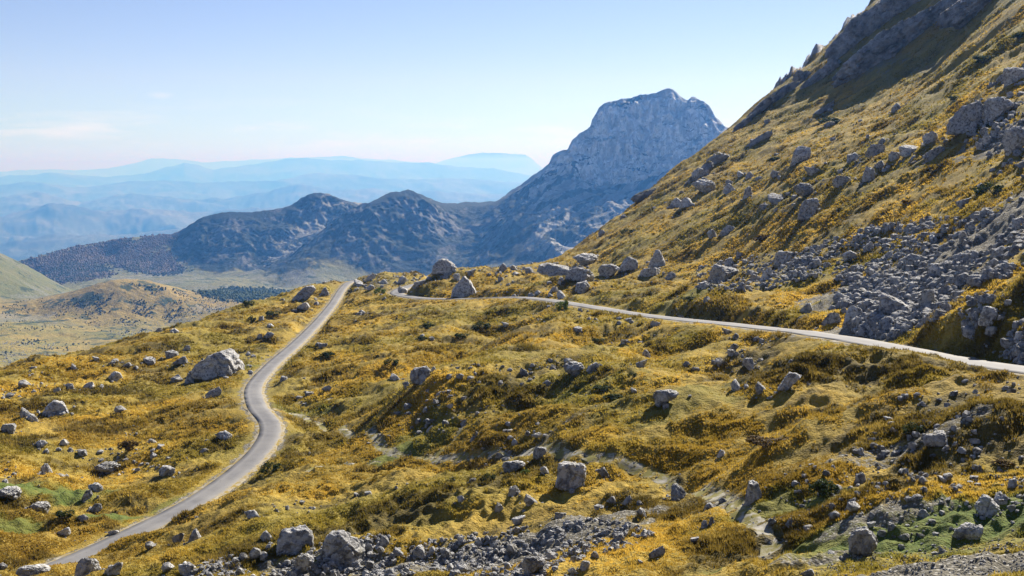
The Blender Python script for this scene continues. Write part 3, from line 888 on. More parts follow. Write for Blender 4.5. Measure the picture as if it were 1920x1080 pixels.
def planes_for(kind, rg):
    """cutting planes (normal, distance) whose inside is the rough shape of a limestone block"""
    N, D = [], []

    def add(n, d):
        n = np.array(n, float); N.append(n / np.linalg.norm(n)); D.append(d)
    j = lambda s: rg.normal(0, s, 3)
    if kind == 'block':
        for ax in range(3):
            for s in (-1, 1):
                n = np.zeros(3); n[ax] = s
                add(n + j(.27), rg.uniform(.70, .95))
        for _ in range(12):
            add(rg.normal(size=3) + (0, 0, .2), rg.uniform(.86, 1.10))
    elif kind == 'wedge':
        add((0, 0, -1), .6)
        a0 = rg.uniform(0, 6.28)
        for k in range(4):
            a = a0 + k * 1.57 + rg.normal(0, .25)
            add((math.cos(a), math.sin(a), rg.uniform(.35, .95)), rg.uniform(.52, .66))
        for _ in range(6):
            add(rg.normal(size=3), rg.uniform(.75, 1.0))
        add((rg.normal(0, .35), rg.normal(0, .35), 1), rg.uniform(.48, .62))
    elif kind == 'slab':
        add((rg.normal(0, .12), rg.normal(0, .12), 1), .5); add((rg.normal(0, .12), 0, -1), .5)
        n = 6
        for k in range(n):
            a = k * 6.283 / n + rg.normal(0, .22)
            add((math.cos(a), math.sin(a), rg.normal(0, .2)), rg.uniform(.75, 1.0))
        for _ in range(4):
            add(rg.normal(size=3), rg.uniform(.85, 1.0))
    elif kind == 'tower':
        add((0, 0, -1), .9); add((rg.normal(0, .3), rg.normal(0, .3), 1), .95)
        for k in range(5):
            a = k * 1.257 + rg.normal(0, .25)
            add((math.cos(a), math.sin(a), rg.uniform(.12, .45)), rg.uniform(.5, .66))
        for _ in range(5):
            add(rg.normal(size=3), rg.uniform(.8, 1.0))
    else:
        for _ in range(16):
            add(rg.normal(size=3), rg.uniform(.76, 1.0))
    return np.array(N), np.array(D)


def hull_planes(pts):
    """planes of the convex hull of a few corner points, for boulders with an outline of their own"""
    bm = bmesh.new()
    for q in pts:
        bm.verts.new(q)
    bmesh.ops.convex_hull(bm, input=bm.verts)
    bm.normal_update()
    cen = np.mean([v_.co[:] for v_ in bm.verts], axis=0)
    N, D = [], []
    for f_ in bm.faces:
        n = np.array(f_.normal[:]); d = float(n @ (np.array(f_.verts[0].co[:]) - cen))
        if d < 0:
            n, d = -n, -d
        if d > 1e-4:
            N.append(n); D.append(d)
    bm.free()
    return np.array(N), np.array(D)


def rock_points(kind, seed, sub, sharp=26.0, rough=0.06, layered=0.0):
    rg = np.random.default_rng(seed)
    v, f = ICO[sub]
    N, D = planes_for(kind, rg) if isinstance(kind, str) else hull_planes(kind)
    if not isinstance(kind, str):
        for _ in range(6):
            n = rg.normal(size=3); n /= np.linalg.norm(n)
            s = float(((np.array(kind) - np.mean(kind, axis=0)) @ n).max())
            N = np.vstack([N, n]); D = np.append(D, s * rg.uniform(.84, 1.0))
    q = np.maximum(v @ N.T, 1e-4) / D[None, :]
    rad = (q ** sharp).sum(1) ** (-1.0 / sharp)
    p = v * rad[:, None]
    n1 = noise3(p * 1.7, seed % 50); n2 = noise3(p * 3.9, seed % 50 + 1); n3 = noise3(p * 9.0, seed % 50 + 2); n4 = noise3(p * 19.0, seed % 50 + 3)
    dd = rough * (1.2 * n1 + 0.9 * (0.45 - 2 * np.abs(n2)) + 0.5 * n3 + 0.28 * n4)
    # open joints
    cr = np.abs(noise3(p * np.array([1.9, 1.9, .8]), seed % 50 + 7))
    dd -= rough * 1.7 * np.exp(-(cr / 0.05) ** 2)
    if layered:
        tilt = p @ np.array([rg.normal(0, .25), rg.normal(0, .25), 1.0]) * 4.2 + 0.5 * n1
        fr_ = tilt - np.floor(tilt)
        dd -= layered * np.exp(-((fr_ - .5) / .13) ** 2)
    p = p + v * dd[:, None]
    lo, hi = p.min(0), p.max(0)
    p = (p - (lo + hi) / 2) / (hi - lo)
    p[:, 2] += 0.5
    return p, f


m = Mat('limestone', 0.9)
oi = m.n('ShaderNodeObjectInfo').outputs['Random']
geo = m.n('ShaderNodeNewGeometry')
pos = geo.outputs['Position']
n1 = m.rng(m.noise(0.45, 5, 0.65, pos), 0.33, 0.67)
n2 = m.rng(m.noise(1.7, 6, 0.7, pos), 0.34, 0.66)
n3 = m.rng(m.noise(6.0, 4, 0.7, pos), 0.34, 0.66)
c = m.mix(n1, (0.50, 0.50, 0.505), (0.84, 0.835, 0.82))
c = m.mix(m.math('MULTIPLY', m.rng(n2, 0.45, 0.75), 0.8), c, (0.15, 0.15, 0.155))
c = m.mix(m.math('MULTIPLY', m.rng(n3, 0.5, 1.0), 0.5), c, (0.12, 0.118, 0.11))
c = m.mix(m.math('MULTIPLY', m.rng(m.noise(0.9, 4, 0.6, pos), 0.58, 0.66), 0.45), c, (0.20, 0.17, 0.075))
tint = m.rng(oi, 0, 1, 0.72, 1.12)
ob = m.n('ShaderNodeMapping'); ob.inputs['Scale'].default_value = (2.3, 2.3, 1.5); m.link(m.co, ob.inputs['Vector'])
dn = m.n('ShaderNodeTexNoise'); dn.inputs['Scale'].default_value = 3.0; m.link(m.co, dn.inputs['Vector'])
dv = m.n('ShaderNodeMix', data_type='VECTOR'); dv.inputs[0].default_value = 0.22; m.link(ob.outputs[0], dv.inputs[4]); m.link(dn.outputs['Color'], dv.inputs[5])
vo = m.n('ShaderNodeTexVoronoi', feature='DISTANCE_TO_EDGE'); vo.inputs['Scale'].default_value = 1.6; m.link(dv.outputs[1], vo.inputs['Vector'])
crk = m.math('MULTIPLY', m.rng(vo.outputs['Distance'], 0.0, 0.05, 1, 0), m.rng(m.noise(2.2, 3, 0.6), 0.45, 0.60))
c = m.mix(m.math('MULTIPLY', crk, 0.6), c, (0.07, 0.07, 0.07))
hs = m.n('ShaderNodeHueSaturation'); m.link(tint, hs.inputs['Value']); m.link(c, hs.inputs['Color'])
m.color(hs.outputs[0])
m.bump(m.math('SUBTRACT', m.math('ADD', n2, m.math('MULTIPLY', n3, 0.6)), crk), 0.85, 0.3)
LIME = m.m

KINDS = {'b': 'block', 'r': 'round', 'w': 'wedge', 's': 'slab', 't': 'tower', 'l': 'block', 'c': 'round'}
ROCKS = {}
for kk in 'brwstlc':
    for q in range(6):
        sub = 5 if q == 5 else 4
        p, f = rock_points(KINDS[kk], 300 + 17 * q + ord(kk), sub, 60 if kk in 'bwst' else 28, 0.13 if kk == 'c' else 0.06, 0.07 if kk == 'l' else 0.0)
        me = mesh_np('boulder', p, f, True)
        me.materials.append(LIME)
        ROCKS[kk, q] = me

# boulders whose outline is their own: corners across the view, upward, and how far each stands out to the front
HERO = {
    (407, 684): ([(-.5, 0), (-.43, .36), (-.1, .72), (.3, 1.0), (.43, .74), (.5, .3), (.48, 0)], 0.0),
    (870, 539): ([(-.5, 0), (-.34, .45), (0, 1), (.2, .76), (.48, .22), (.5, 0)], .03),
    (833, 502): ([(-.5, 0), (-.46, .5), (-.12, 1), (.15, .95), (.45, .45), (.5, 0)], .07),
    (1070, 898): ([(-.5, 0), (-.43, .85), (-.2, 1), (.45, .97), (.5, .6), (.45, .05)], .08),
    (1680, 577): ([(-.5, .85), (-.4, 1), (.1, .62), (.5, .22), (.48, .02), (-.3, 0)], 0.0),
    (1037, 508): ([(-.5, .2), (-.48, .85), (-.2, 1), (.5, .72), (.5, .1), (-.4, 0)], 0.0),
    (1233, 484): ([(-.5, 0), (-.26, .6), (-.12, 1), (.1, .98), (.3, .5), (.5, 0)], .03),
    (642, 1032): ([(-.5, 0), (-.46, .5), (-.3, .95), (.05, 1), (.25, .8), (.5, .35), (.5, 0)], .08),
    (553, 1018): ([(-.5, 0), (-.42, .6), (-.3, .85), (.35, 1), (.5, .75), (.48, 0)], .03),
    (1617, 1023): ([(-.45, .05), (-.5, .5), (-.25, .85), (.05, 1), (.35, .75), (.5, .4), (.3, 0)], .04),
    (568, 549): ([(-.5, 0), (-.2, .5), (.1, .95), (.4, 1), (.5, .8), (.2, .1)], .03),
    (1516, 392): ([(-.4, 0), (-.36, .6), (-.1, .9), (.4, 1), (.5, .7), (.25, 0)], .02),
    (788, 704): ([(-.4, 0), (-.46, .6), (-.25, .95), (.3, 1), (.5, .8), (.4, 0)], .04),
    (1810, 222): ([(-.5, 0), (-.42, .45), (-.1, .88), (.35, 1), (.5, .8), (.15, 0)], .03),
    (1470, 487): ([(-.5, 0), (-.47, .8), (-.3, 1), (.5, .95), (.5, .05)], .03),
    (1850, 950): ([(-.5, .35), (-.2, 1), (.1, .95), (.5, .35), (.45, 0), (-.2, 0)], .08),
    (1480, 717): ([(-.5, 0), (-.2, .45), (-.05, .95), (.2, 1), (.5, .8), (.1, .35), (-.1, 0)], .03),
    (1087, 514): ([(-.5, .15), (-.45, .8), (-.1, 1), (.4, .9), (.5, .4), (.4, 0)], 0.0),
    (103, 766): ([(-.5, 0), (-.3, .6), (0, 1), (.3, .8), (.5, .2), (.45, 0)], .03),
}
for q, (uv, (outl, lay)) in enumerate(HERO.items()):
    zm = [b for a, b in outl]
    pts = []
    for a, b in outl:
        wdt = .42 * (1 - .55 * b)
        pts += [(a * .94, -wdt, b * .96), (a * .94, wdt * .9 + .08, b * .94), (a, 0.02, b)]
    p, f = rock_points(pts, 640 + q, 5, 34, 0.05, lay * .5)
    me = mesh_np('boulder', p, f, True); me.materials.append(LIME)
    ROCKS[uv] = me

# the boulders of the photograph: middle of each in picture coordinates, width, height, shape
ROCK_TABLE = """
1680 577 66 38 w,1737 560 36 44 t,1603 587 44 33 b,1617 604 30 17 s,1510 578 30 24 r,1560 597 42 27 r,1643 618 27 25 b,1687 608 17 14 b,1572 558 28 22 r,1470 487 36 30 b,1368 493 28 20 w,1355 517 64 30 l,1437 513 33 30 w,1417 518 22 14 s,1320 535 24 14 b,1807 443 24 22 b,1877 472 30 20 b,1863 495 28 24 r,1858 518 14 17 b,1710 487 42 24 r,1633 463 24 20 b,1593 480 36 18 r,1800 483 30 18 r,1750 505 28 22 b,1637 512 28 18 b,1680 527 26 14 s,1713 539 24 20 b,
1337 438 26 20 b,1363 432 34 20 r,1516 392 38 44 t,1860 597 54 30 l,1820 627 38 20 s,1862 626 34 16 s,1810 612 17 16 b,1912 632 24 20 b,1893 650 34 18 s,1915 662 28 20 r,1910 417 30 22 b,1403 685 28 27 b,1350 680 26 17 r,1377 651 18 17 r,1380 723 26 22 r,1427 728 28 22 r,1400 726 15 13 r,1480 717 44 36 t,1483 678 12 12 r,1380 630 16 13 r,1362 622 18 13 r,1287 683 17 15 r,
833 502 48 30 l,870 539 50 43 w,943 500 20 20 b,885 510 20 13 r,1037 508 62 26 s,1087 514 50 28 b,993 506 20 16 b,1100 487 60 25 c,1140 507 50 28 c,1180 496 44 28 b,1233 484 36 38 t,1217 511 48 19 s,1093 541 36 21 b,1053 552 22 18 r,1037 543 24 14 r,1053 526 18 13 w,1008 549 16 10 r,1257 518 28 14 r,788 704 40 34 l,813 691 12 12 b,762 722 20 14 r,740 707 24 15 w,1075 698 52 34 c,1111 689 30 22 c,1203 681 26 20 r,1212 663 20 18 b,1250 748 62 28 c,1188 733 16 13 r,947 609 16 11 r,1083 618 20 9 s,753 524 24 17 b,787 531 28 13 r,673 531 20 14 b,695 538 20 12 r,720 528 18 12 b,
1070 898 60 52 l,1012 850 34 26 b,963 876 56 22 c,1022 882 24 18 b,1133 886 28 24 w,965 921 30 18 c,995 938 34 20 r,973 975 32 18 r,935 951 20 17 w,863 936 22 14 r,870 793 16 14 w,965 829 14 12 b,1050 967 28 14 s,1177 938 26 20 w,1270 924 36 34 b,1145 939 24 16 r,1203 961 24 20 b,1123 951 24 9 s,1200 945 18 14 r,785 1036 36 28 b,870 1067 40 24 r,1000 1065 58 38 c,900 1014 24 22 w,963 1030 30 24 b,720 1015 28 22 b,690 1026 24 20 r,693 1060 24 18 b,747 1036 26 16 r,810 1033 20 18 b,837 1038 24 20 r,1160 1008 28 22 b,1233 1038 36 24 c,1097 1060 24 20 b,1072 1048 22 16 r,1034 1041 28 18 r,1200 1054 12 9 r,1087 991 16 12 r,
1754 826 58 28 l,1613 898 30 22 w,1413 921 44 46 t,1850 950 44 38 l,1878 936 28 22 b,1813 998 62 28 r,1617 1023 54 54 t,1603 954 38 20 r,1565 968 30 16 r,1450 979 24 14 r,1483 981 30 16 w,1693 1008 28 14 r,1633 983 18 13 r,1672 988 18 14 b,1730 901 20 16 r,1768 899 18 13 r,1730 963 20 15 r,1352 851 20 15 w,1513 1074 32 18 r,1330 949 24 14 r,1355 939 22 12 r,1302 1014 24 14 r,1320 984 20 18 t,1334 976 16 20 t,1898 908 24 20 w,1667 786 22 12 r,1653 1001 20 14 b,
103 766 46 30 w,50 773 26 22 r,60 784 24 16 b,17 804 34 18 b,402 738 32 22 c,420 818 36 18 r,203 881 52 24 c,313 884 36 20 c,227 768 30 14 r,88 879 28 22 w,78 834 24 16 r,120 831 20 14 r,180 954 28 18 r,155 973 24 13 r,117 998 30 18 r,213 998 24 14 b,20 934 50 26 c,77 951 44 24 c,163 929 24 18 r,180 914 32 18 c,470 966 34 20 r,333 1009 26 24 b,363 1004 30 24 w,283 1024 26 16 r,553 1018 72 52 b,642 1032 80 60 l,568 1058 46 42 c,165 1064 60 34 b,213 1067 40 28 b,60 1071 70 24 c,350 1068 38 26 c,317 1064 32 20 r,480 1038 32 24 r,500 1004 26 24 b,457 1046 24 18 r,
407 684 88 54 w,337 678 34 18 r,358 709 24 22 w,323 664 28 15 s,280 678 26 13 s,217 706 32 18 r,167 723 26 15 w,140 689 15 13 r,47 721 26 15 r,128 726 24 13 r,107 731 15 12 b,507 629 24 15 r,508 611 18 10 r,568 549 48 30 w,567 576 32 16 r,607 546 24 18 w,327 621 22 10 r,297 614 16 9 r,252 691 16 9 r,237 686 22 9 r,487 631 14 12 r,333 708 16 14 r,180 673 16 10 r,213 678 24 9 r,470 698 14 9 r,350 653 18 12 r,
1500 289 44 36 r,1680 201 20 18 b,1810 222 62 62 s,1867 208 60 46 c,1905 140 46 34 s,1908 262 54 54 c,1703 284 40 20 s,1675 294 26 20 b,1743 258 32 24 b,1642 281 40 24 b,1655 265 20 14 b,1628 326 28 34 c,1647 311 24 16 r,1522 323 34 17 r,1577 341 38 20 b,1507 355 44 32 c,1600 294 28 17 b,1403 359 26 24 w,1367 351 26 20 b,1320 351 54 28 c,1285 379 34 22 b,1405 329 20 14 b,1390 326 18 12 r,1453 326 22 16 b,1457 374 40 18 b,1750 288 42 26 c,1807 381 28 20 r,1842 351 20 14 b,1128 437 18 14 r,1268 381 30 20 b,1345 298 26 22 c,1313 324 40 24 c
"""
# landmarks that labels refer to: (photograph position, words)
LANDMARKS = [
    (1680, 577, 'the wedge slab in the scree'), (1737, 560, 'the upright scree slab'), (1516, 392, 'the lone slope tower'), (1860, 597, 'the layered roadside slabs'), (1480, 717, 'the leaning dark rock'), (833, 502, 'the layered skyline boulder'),
    (870, 539, 'the dark roadside pyramid'), (1037, 508, 'the long pale roadside slab'), (1233, 484, 'the tapering rock tower'), (788, 704, 'the ribbed standing rock'), (1075, 698, 'the cracked midslope cluster'), (1070, 898, 'the big square block'),
    (1413, 921, 'the tall rock beside the trail'), (1754, 826, 'the dark hollow boulder'), (1813, 998, 'the pale boulder on green turf'), (1617, 1023, 'the mossy upright boulder'), (1850, 950, 'the striped tilted boulder'), (103, 766, 'the dark triangular left rock'), (553, 1018, 'the dark grass-topped block'),
    (642, 1032, 'the pale layered crag'), (407, 684, 'the huge triangular boulder'), (568, 549, 'the leaning crest rock'), (1500, 289, 'the big round slope boulder'), (1810, 222, 'the tall dark slope slab'), (1355, 517, 'the layered rock pile'), (1250, 748, 'the craggy hummock rock'), (165, 1064, 'the split roadside block'), (1470, 487, 'the square scree block'), (1000, 1065, 'the rough bottom crag'), (203, 881, 'the diagonal rock rib'), (963, 876, 'the low knobbly rock row'), (1905, 140, 'the jutting pale slab'),
]
OWN = {
    (1680, 577): 'large pale wedge shaped slab lying at the foot of the scree', (1737, 560): 'upright pointed slab standing at the right end of the wedge slab', (1516, 392): 'lone tall grey boulder on the open golden slope with a long shadow',
    (1860, 597): 'long layered grey slab above the dark bank of the upper road', (1480, 717): 'leaning dark rock on the brow below the upper road', (833, 502): 'large domed boulder with tilted layers standing on the crest above the hairpin',
    (870, 539): 'dark pyramid shaped boulder at the edge of the upper road', (1037, 508): 'long pale flat slab, left half of the twin slabs above the road', (1087, 514): 'blunt pale slab, right half of the twin slabs above the road', (1233, 484): 'tapering pale rock tower among the boulders above the upper road',
    (788, 704): 'ribbed upright grey rock standing alone between the two roads', (1075, 698): 'cracked grey rock cluster in the middle of the golden slope', (1070, 898): 'big square block with horizontal cracks beside the gravel trail', (1413, 921): 'tall knobbly rock with black shadow beside the trail junction',
    (1754, 826): 'dark oval boulder in a black hollow of brown tussocks', (1813, 998): 'smooth pale oval boulder on the bright green turf', (1617, 1023): 'tall mossy boulder with several lobes in the lower right grass', (1850, 950): 'striped tilted boulder just above the green turf', (103, 766): 'dark triangular boulder on the slope left of the lower road',
    (553, 1018): 'dark block with a grassy flat top near the bottom edge', (642, 1032): 'large pale layered boulder right of the dark grass-topped block', (407, 684): 'huge pale triangular boulder just left of the road bend', (568, 549): 'dark leaning rock on the crest left of the far road', (1500, 289): 'big round boulder high on the golden slope with smaller rocks behind',
    (1810, 222): 'tall dark slab leaning into the high right slope', (1355, 517): 'pile of layered grey rock at the left end of the scree', (1250, 748): 'long craggy grey rock on top of the olive hummock', (165, 1064): 'left half of the split grey block beside the road bottom', (213, 1067): 'right half of the split grey block beside the road bottom',
    (1470, 487): 'square cut block at the upper edge of the scree', (1000, 1065): 'rough dark faced crag at the bottom edge among rubble', (203, 881): 'long rock rib lying diagonally on the left slope', (963, 876): 'low row of knobbly grey rock left of the square block', (1905, 140): 'pale slab jutting from the slope at the right edge', (1217, 511): 'flat pale slab directly below the tapering rock tower', (1513, 1074): 'small white stone in the long grass at the bottom edge', (1053, 526): 'small pointed pale stone right below the long twin slabs',
}


def words_dir(dx, dy):
    a = math.degrees(math.atan2(-dy, dx)) % 360
    return ['right of', 'above and right of', 'above', 'above and left of', 'left of', 'below and left of', 'below', 'below and right of'][int(((a + 22.5) % 360) // 45)]


SHAPEW = {'b': 'blocky', 'r': 'rounded', 'w': 'pointed', 's': 'flat', 't': 'upright', 'l': 'layered', 'c': 'craggy'}
ORD = ['', ', second nearest', ', third nearest', ', fourth nearest', ', fifth nearest', ', sixth nearest', ', seventh nearest', ', eighth nearest', ', ninth nearest', ', tenth nearest', ', eleventh nearest', ', twelfth nearest', ', thirteenth nearest', ', fourteenth nearest', ', fifteenth nearest']


def size_word(w):
    return 'small' if w < 19 else 'middling' if w < 31 else 'large'


def auto_labels(items, noun):
    """items: (u, v, w, shape word) -> one label each that points to it by its nearest landmark"""
    pre = []
    for (u, v, w, sw) in items:
        best = min(LANDMARKS, key=lambda q: (abs(q[0] - u) < 2 and abs(q[1] - v) < 2) * 1e9 + math.hypot(q[0] - u, (q[1] - v) * 1.3))
        d = math.hypot(best[0] - u, (best[1] - v) * 1.3)
        pre.append((f'{size_word(w)} {sw} {noun} {words_dir(u - best[0], v - best[1])} {best[2]}', d))
    out = [None] * len(items)
    by = {}
    for i, (s, d) in enumerate(pre):
        by.setdefault(s, []).append((d, i))
    for s, lst in by.items():
        lst.sort()
        for k, (d, i) in enumerate(lst):
            out[i] = s + (ORD[k] if k < len(ORD) else f', {k + 1}th nearest')
    return out


def slope_at(x, y):
    h = 1.5
    zx = (G.height(x + h, y) - G.height(x - h, y)) / (2 * h); zy = (G.height(x, y + h) - G.height(x, y - h)) / (2 * h)
    return zx, zy


table = []
for row in ROCK_TABLE.replace('\n', '').split(','):
    q = row.split()
    table.append((float(q[0]), float(q[1]), float(q[2]), float(q[3]), q[4]))
N_NAMED = len(table)

# more boulders in the scree fields and along the bottom, scattered by area until three hundred stand
SCREES = [   # polygon in picture coordinates (projected on the ground), share, smallest and largest size in metres
    ([(1440, 500), (1540, 455), (1640, 425), (1760, 410), (1925, 385), (1925, 470), (1890, 520), (1790, 540), (1700, 590), (1640, 640), (1580, 615), (1560, 580), (1600, 540), (1530, 515)], 1.0, 0.5, 3.0),
    ([(1560, 540), (1780, 510), (1800, 560), (1760, 600), (1660, 640), (1600, 625)], 0.8, 0.5, 2.6),
    ([(1300, 500), (1420, 480), (1540, 470), (1540, 515), (1440, 545), (1310, 545)], 0.35, 0.5, 2.6),
    ([(1840, 170), (1925, 110), (1925, 320), (1850, 290), (1800, 240)], 0.35, 0.6, 3.4),
    ([(1780, 560), (1925, 530), (1925, 690), (1830, 650)], 0.30, 0.4, 2.0),
    ([(690, 1080), (760, 1020), (900, 1000), (1020, 985), (1090, 970), (1200, 985), (1240, 1010), (1120, 1040), (1080, 1085)], 1.1, 0.22, 0.85),
    ([(480, 1085), (560, 1040), (660, 1000), (740, 1010), (720, 1085)], 0.5, 0.22, 0.9),
    ([(290, 1085), (430, 1040), (480, 1085)], 0.2, 0.25, 0.9),
    ([(1480, 1085), (1600, 1040), (1760, 1025), (1925, 1005), (1925, 1085)], 0.02, 0.06, 0.22),
    ([(640, 545), (660, 520), (830, 500), (1010, 490), (1110, 495), (1090, 520), (880, 515), (760, 545)], 0.30, 0.6, 2.6),
]


def in_poly(P, u, v):
    ins = np.zeros(len(u), bool)
    n = len(P)
    for i in range(n):
        x1, y1 = P[i]; x2, y2 = P[(i + 1) % n]
        cnd = ((y1 > v) != (y2 > v)) & (u < (x2 - x1) * (v - y1) / (y2 - y1 + 1e-12) + x1)
        ins ^= cnd
    return ins


def sample_poly(P, n, rg):
    P = np.array(P, float)
    u = rg.uniform(P[:, 0].min(), P[:, 0].max(), n * 6); v = rg.uniform(P[:, 1].min(), P[:, 1].max(), n * 6)
    k = in_poly([tuple(q) for q in P], u, v)
    return u[k][:n], v[k][:n]


rg = np.random.default_rng(21)
need = 300 - len(table)
tot = sum(q[1] for q in SCREES)
for P, sh, lo, hi in SCREES:
    if need <= 0:
        break
    n = int(round(need * sh / tot))
    uu, vv = sample_poly(P, n * 4, rg)
    k = 0
    for u, vq in zip(uu, vv):
        if k >= n or len(table) >= 300:
            break
        w = rg.uniform(13, 22)
        if all(math.hypot(u - t[0], (vq - t[1]) * 1.5) > (w + t[2]) * 0.42 for t in table):
            table.append((u, vq, w, w * rg.uniform(.6, .9), 'brcbw'[rg.integers(5)])); k += 1
while len(table) < 300:                                     # lone stones on the slopes
    u, vq = rg.uniform(1150, 1900), rg.uniform(330, 560)
    if all(math.hypot(u - t[0], (vq - t[1]) * 1.5) > 26 for t in table) and vq > 1180 - 0.62 * u:
        table.append((u, vq, rg.uniform(12, 17), rg.uniform(9, 13), 'br'[rg.integers(2)]))

labels = auto_labels([(t[0], t[1], t[2], SHAPEW[t[4]] + ' grey') for t in table], 'boulder')
BOULDERS = []
pu = np.array([t[0] for t in table]); pv = np.array([t[1] + 0.40 * t[3] for t in table])
bx, by_, bz, br_ = G.hit(pu, pv)
for i, (u, vq, w, h, kk) in enumerate(table):
    x, y, r = bx[i], by_[i], br_[i]
    if not np.isfinite(r):
        x, y, _, r = [float(q[0]) for q in G.hit(u, vq + h * 0.9)]
        if not np.isfinite(r):
            print('no ground for rock', u, vq); continue
    if r > 900:
        continue
    own = (int(u), int(vq)) in HERO
    wm = w * r / F * (0.97 if own else 0.80); hm_ = h * r / F * (0.76 if own else 0.72)
    dm = wm * rg.uniform(.7, .95)
    x += x / r * dm * 0.35; y += y / r * dm * 0.35               # its front foot, not its middle, is on that line of sight
    z = float(G.height(x, y)[0])
    zx, zy = slope_at(x, y)
    vz = float(zx[0] * x / r + zy[0] * y / r)                     # ground rising away hides the foot of the rock's back
    o = bpy.data.objects.new('boulder', ROCKS.get((int(u), int(vq))) or ROCKS[kk, 5 if w >= 44 else int(rg.integers(5))])
    COL.objects.link(o)
    sink = 0.10 if (int(u), int(vq)) in HERO else 0.30
    o.scale = (wm * 1.04, dm, (hm_ + max(0.0, 0.1 * dm)) / (1 - sink) * 1.02)
    ux, uy, uz, ur = G.hit(u, vq + 0.46 * h)
    z0 = z
    if np.isfinite(ur[0]):
        z0 = min(z, float(uz[0]) + 0.35 * dm * max(vz, -0.1) + 0.02)
    o.location = (x, y, z0 - sink * o.scale[2])
    turn = rg.uniform(-.35, .35) + (math.pi if rg.random() < .5 else 0) - math.atan2(x, y)
    o.rotation_euler = (rg.normal(0, .05), rg.normal(0, .05), turn)
    if (int(u), int(vq)) in HERO:
        o.rotation_euler = (0, 0, -math.atan2(x, y) + (-0.55 if (int(u), int(vq)) in ((407, 684), (1087, 514), (642, 1032)) else 0))
    o['label'] = OWN.get((int(u), int(vq)), labels[i])
    o['category'] = 'boulder'
    o['group'] = 'limestone boulders on the mountainside'
    BOULDERS.append((x, y, max(wm, dm)))

# ------------------------------------------------------------------ loose rubble: thousands of small angular stones
HULLS = []
for k in range(14):
    p, f = rock_points(('block', 'round', 'wedge', 'slab')[k % 4], 900 + k, 2, 22, 0.10)
    HULLS.append((p - (0, 0, .35), f))


def stones(x, y, s, rg, flat=(.55, .95)):
    V, Fc = [], []
    z = G.height(x, y)
    off = 0
    for i in range(len(x)):
        p, f = HULLS[rg.integers(len(HULLS))]
        a = rg.uniform(0, 6.283); ca, sa = math.cos(a), math.sin(a)
        q = p * (s[i] * rg.uniform(.8, 1.25), s[i] * rg.uniform(.7, 1.1), s[i] * rg.uniform(*flat))
        tx = rg.normal(0, .3)
        q = np.stack([q[:, 0], q[:, 1] * math.cos(tx) - q[:, 2] * math.sin(tx), q[:, 1] * math.sin(tx) + q[:, 2] * math.cos(tx)], 1)
        q = np.stack([q[:, 0] * ca - q[:, 1] * sa, q[:, 0] * sa + q[:, 1] * ca, q[:, 2]], 1) + (x[i], y[i], z[i] - .02 * s[i])
        V.append(q); Fc.append(f + off); off += len(p)
    return np.vstack(V), np.vstack(Fc)


rx, ry, rs = [], [], []
for (P, sh, lo, hi), n in zip(SCREES, (2300, 1100, 650, 420, 420, 1500, 650, 220, 900, 420)):
    u, vq = sample_poly(P, n, rg)
    x, y, z, r = G.hit(u, vq)
    ok = np.isfinite(r)
    x, y, r = x[ok], y[ok], r[ok]
    keep = fbm2(x, y, 9 * (hi / 2.6), 3, .6, 130) > -0.30
    x, y, r = x[keep], y[keep], r[keep]
    s = lo + (hi * 0.62 - lo) * rg.random(len(x)) ** 3.0
    rx.append(x); ry.append(y); rs.append(s)
# scattered stones in clusters over all the slopes
u = rg.uniform(-20, 1940, 26000); vq = rg.uniform(200, 1085, 26000)
x, y, z, r = G.hit(u, vq)
ok = np.isfinite(r) & (r < 800)
x, y, z, r = x[ok], y[ok], z[ok], r[ok]
cl_ = fbm2(x, y, 26, 4, .65, 131)
keep = (rg.random(len(x)) < smooth(0.22, 0.75, cl_) * (0.35 + 0.65 * smooth(80, 200, r)))
x, y, r, cl_ = x[keep], y[keep], r[keep], cl_[keep]
s = 0.12 + 0.0068 * r * rg.random(len(x)) ** 4.5 + 0.0007 * r
d, _ = roadF.at(x, y)
ok = d > HALF + 0.8
rx.append(x[ok]); ry.append(y[ok]); rs.append(s[ok])
for P, wd in trails:
    k = rg.integers(len(P), size=len(P) * 3)
    rx.append(P[k, 0] + rg.normal(0, wd * .9, len(k))); ry.append(P[k, 1] + rg.normal(0, wd * .9, len(k))); rs.append(.05 + .16 * rg.random(len(k)) ** 2)
# smaller pieces round the feet of the boulders
for (bx0, by0, bs) in BOULDERS:
    k = int(rg.integers(2, 7)); a = rg.uniform(0, 6.283, k); q = bs * rg.uniform(.45, 1.1, k)
    rx.append(bx0 + np.cos(a) * q); ry.append(by0 + np.sin(a) * q * .8); rs.append(bs * rg.uniform(.08, .32, k))
x, y, s = np.concatenate(rx), np.concatenate(ry), np.concatenate(rs)
d, _ = roadF.at(x, y)
ok = d > HALF + 0.5 + s * .5
x, y, s = x[ok], y[ok], s[ok]
Vr, Fr = stones(x, y, s, rg)
print('rubble stones', len(x))
put('rubble', mesh_np('rubble', Vr, Fr, False), LIME, 'loose grey limestone rubble strewn over scree and grass', 'rubble', kind='stuff')

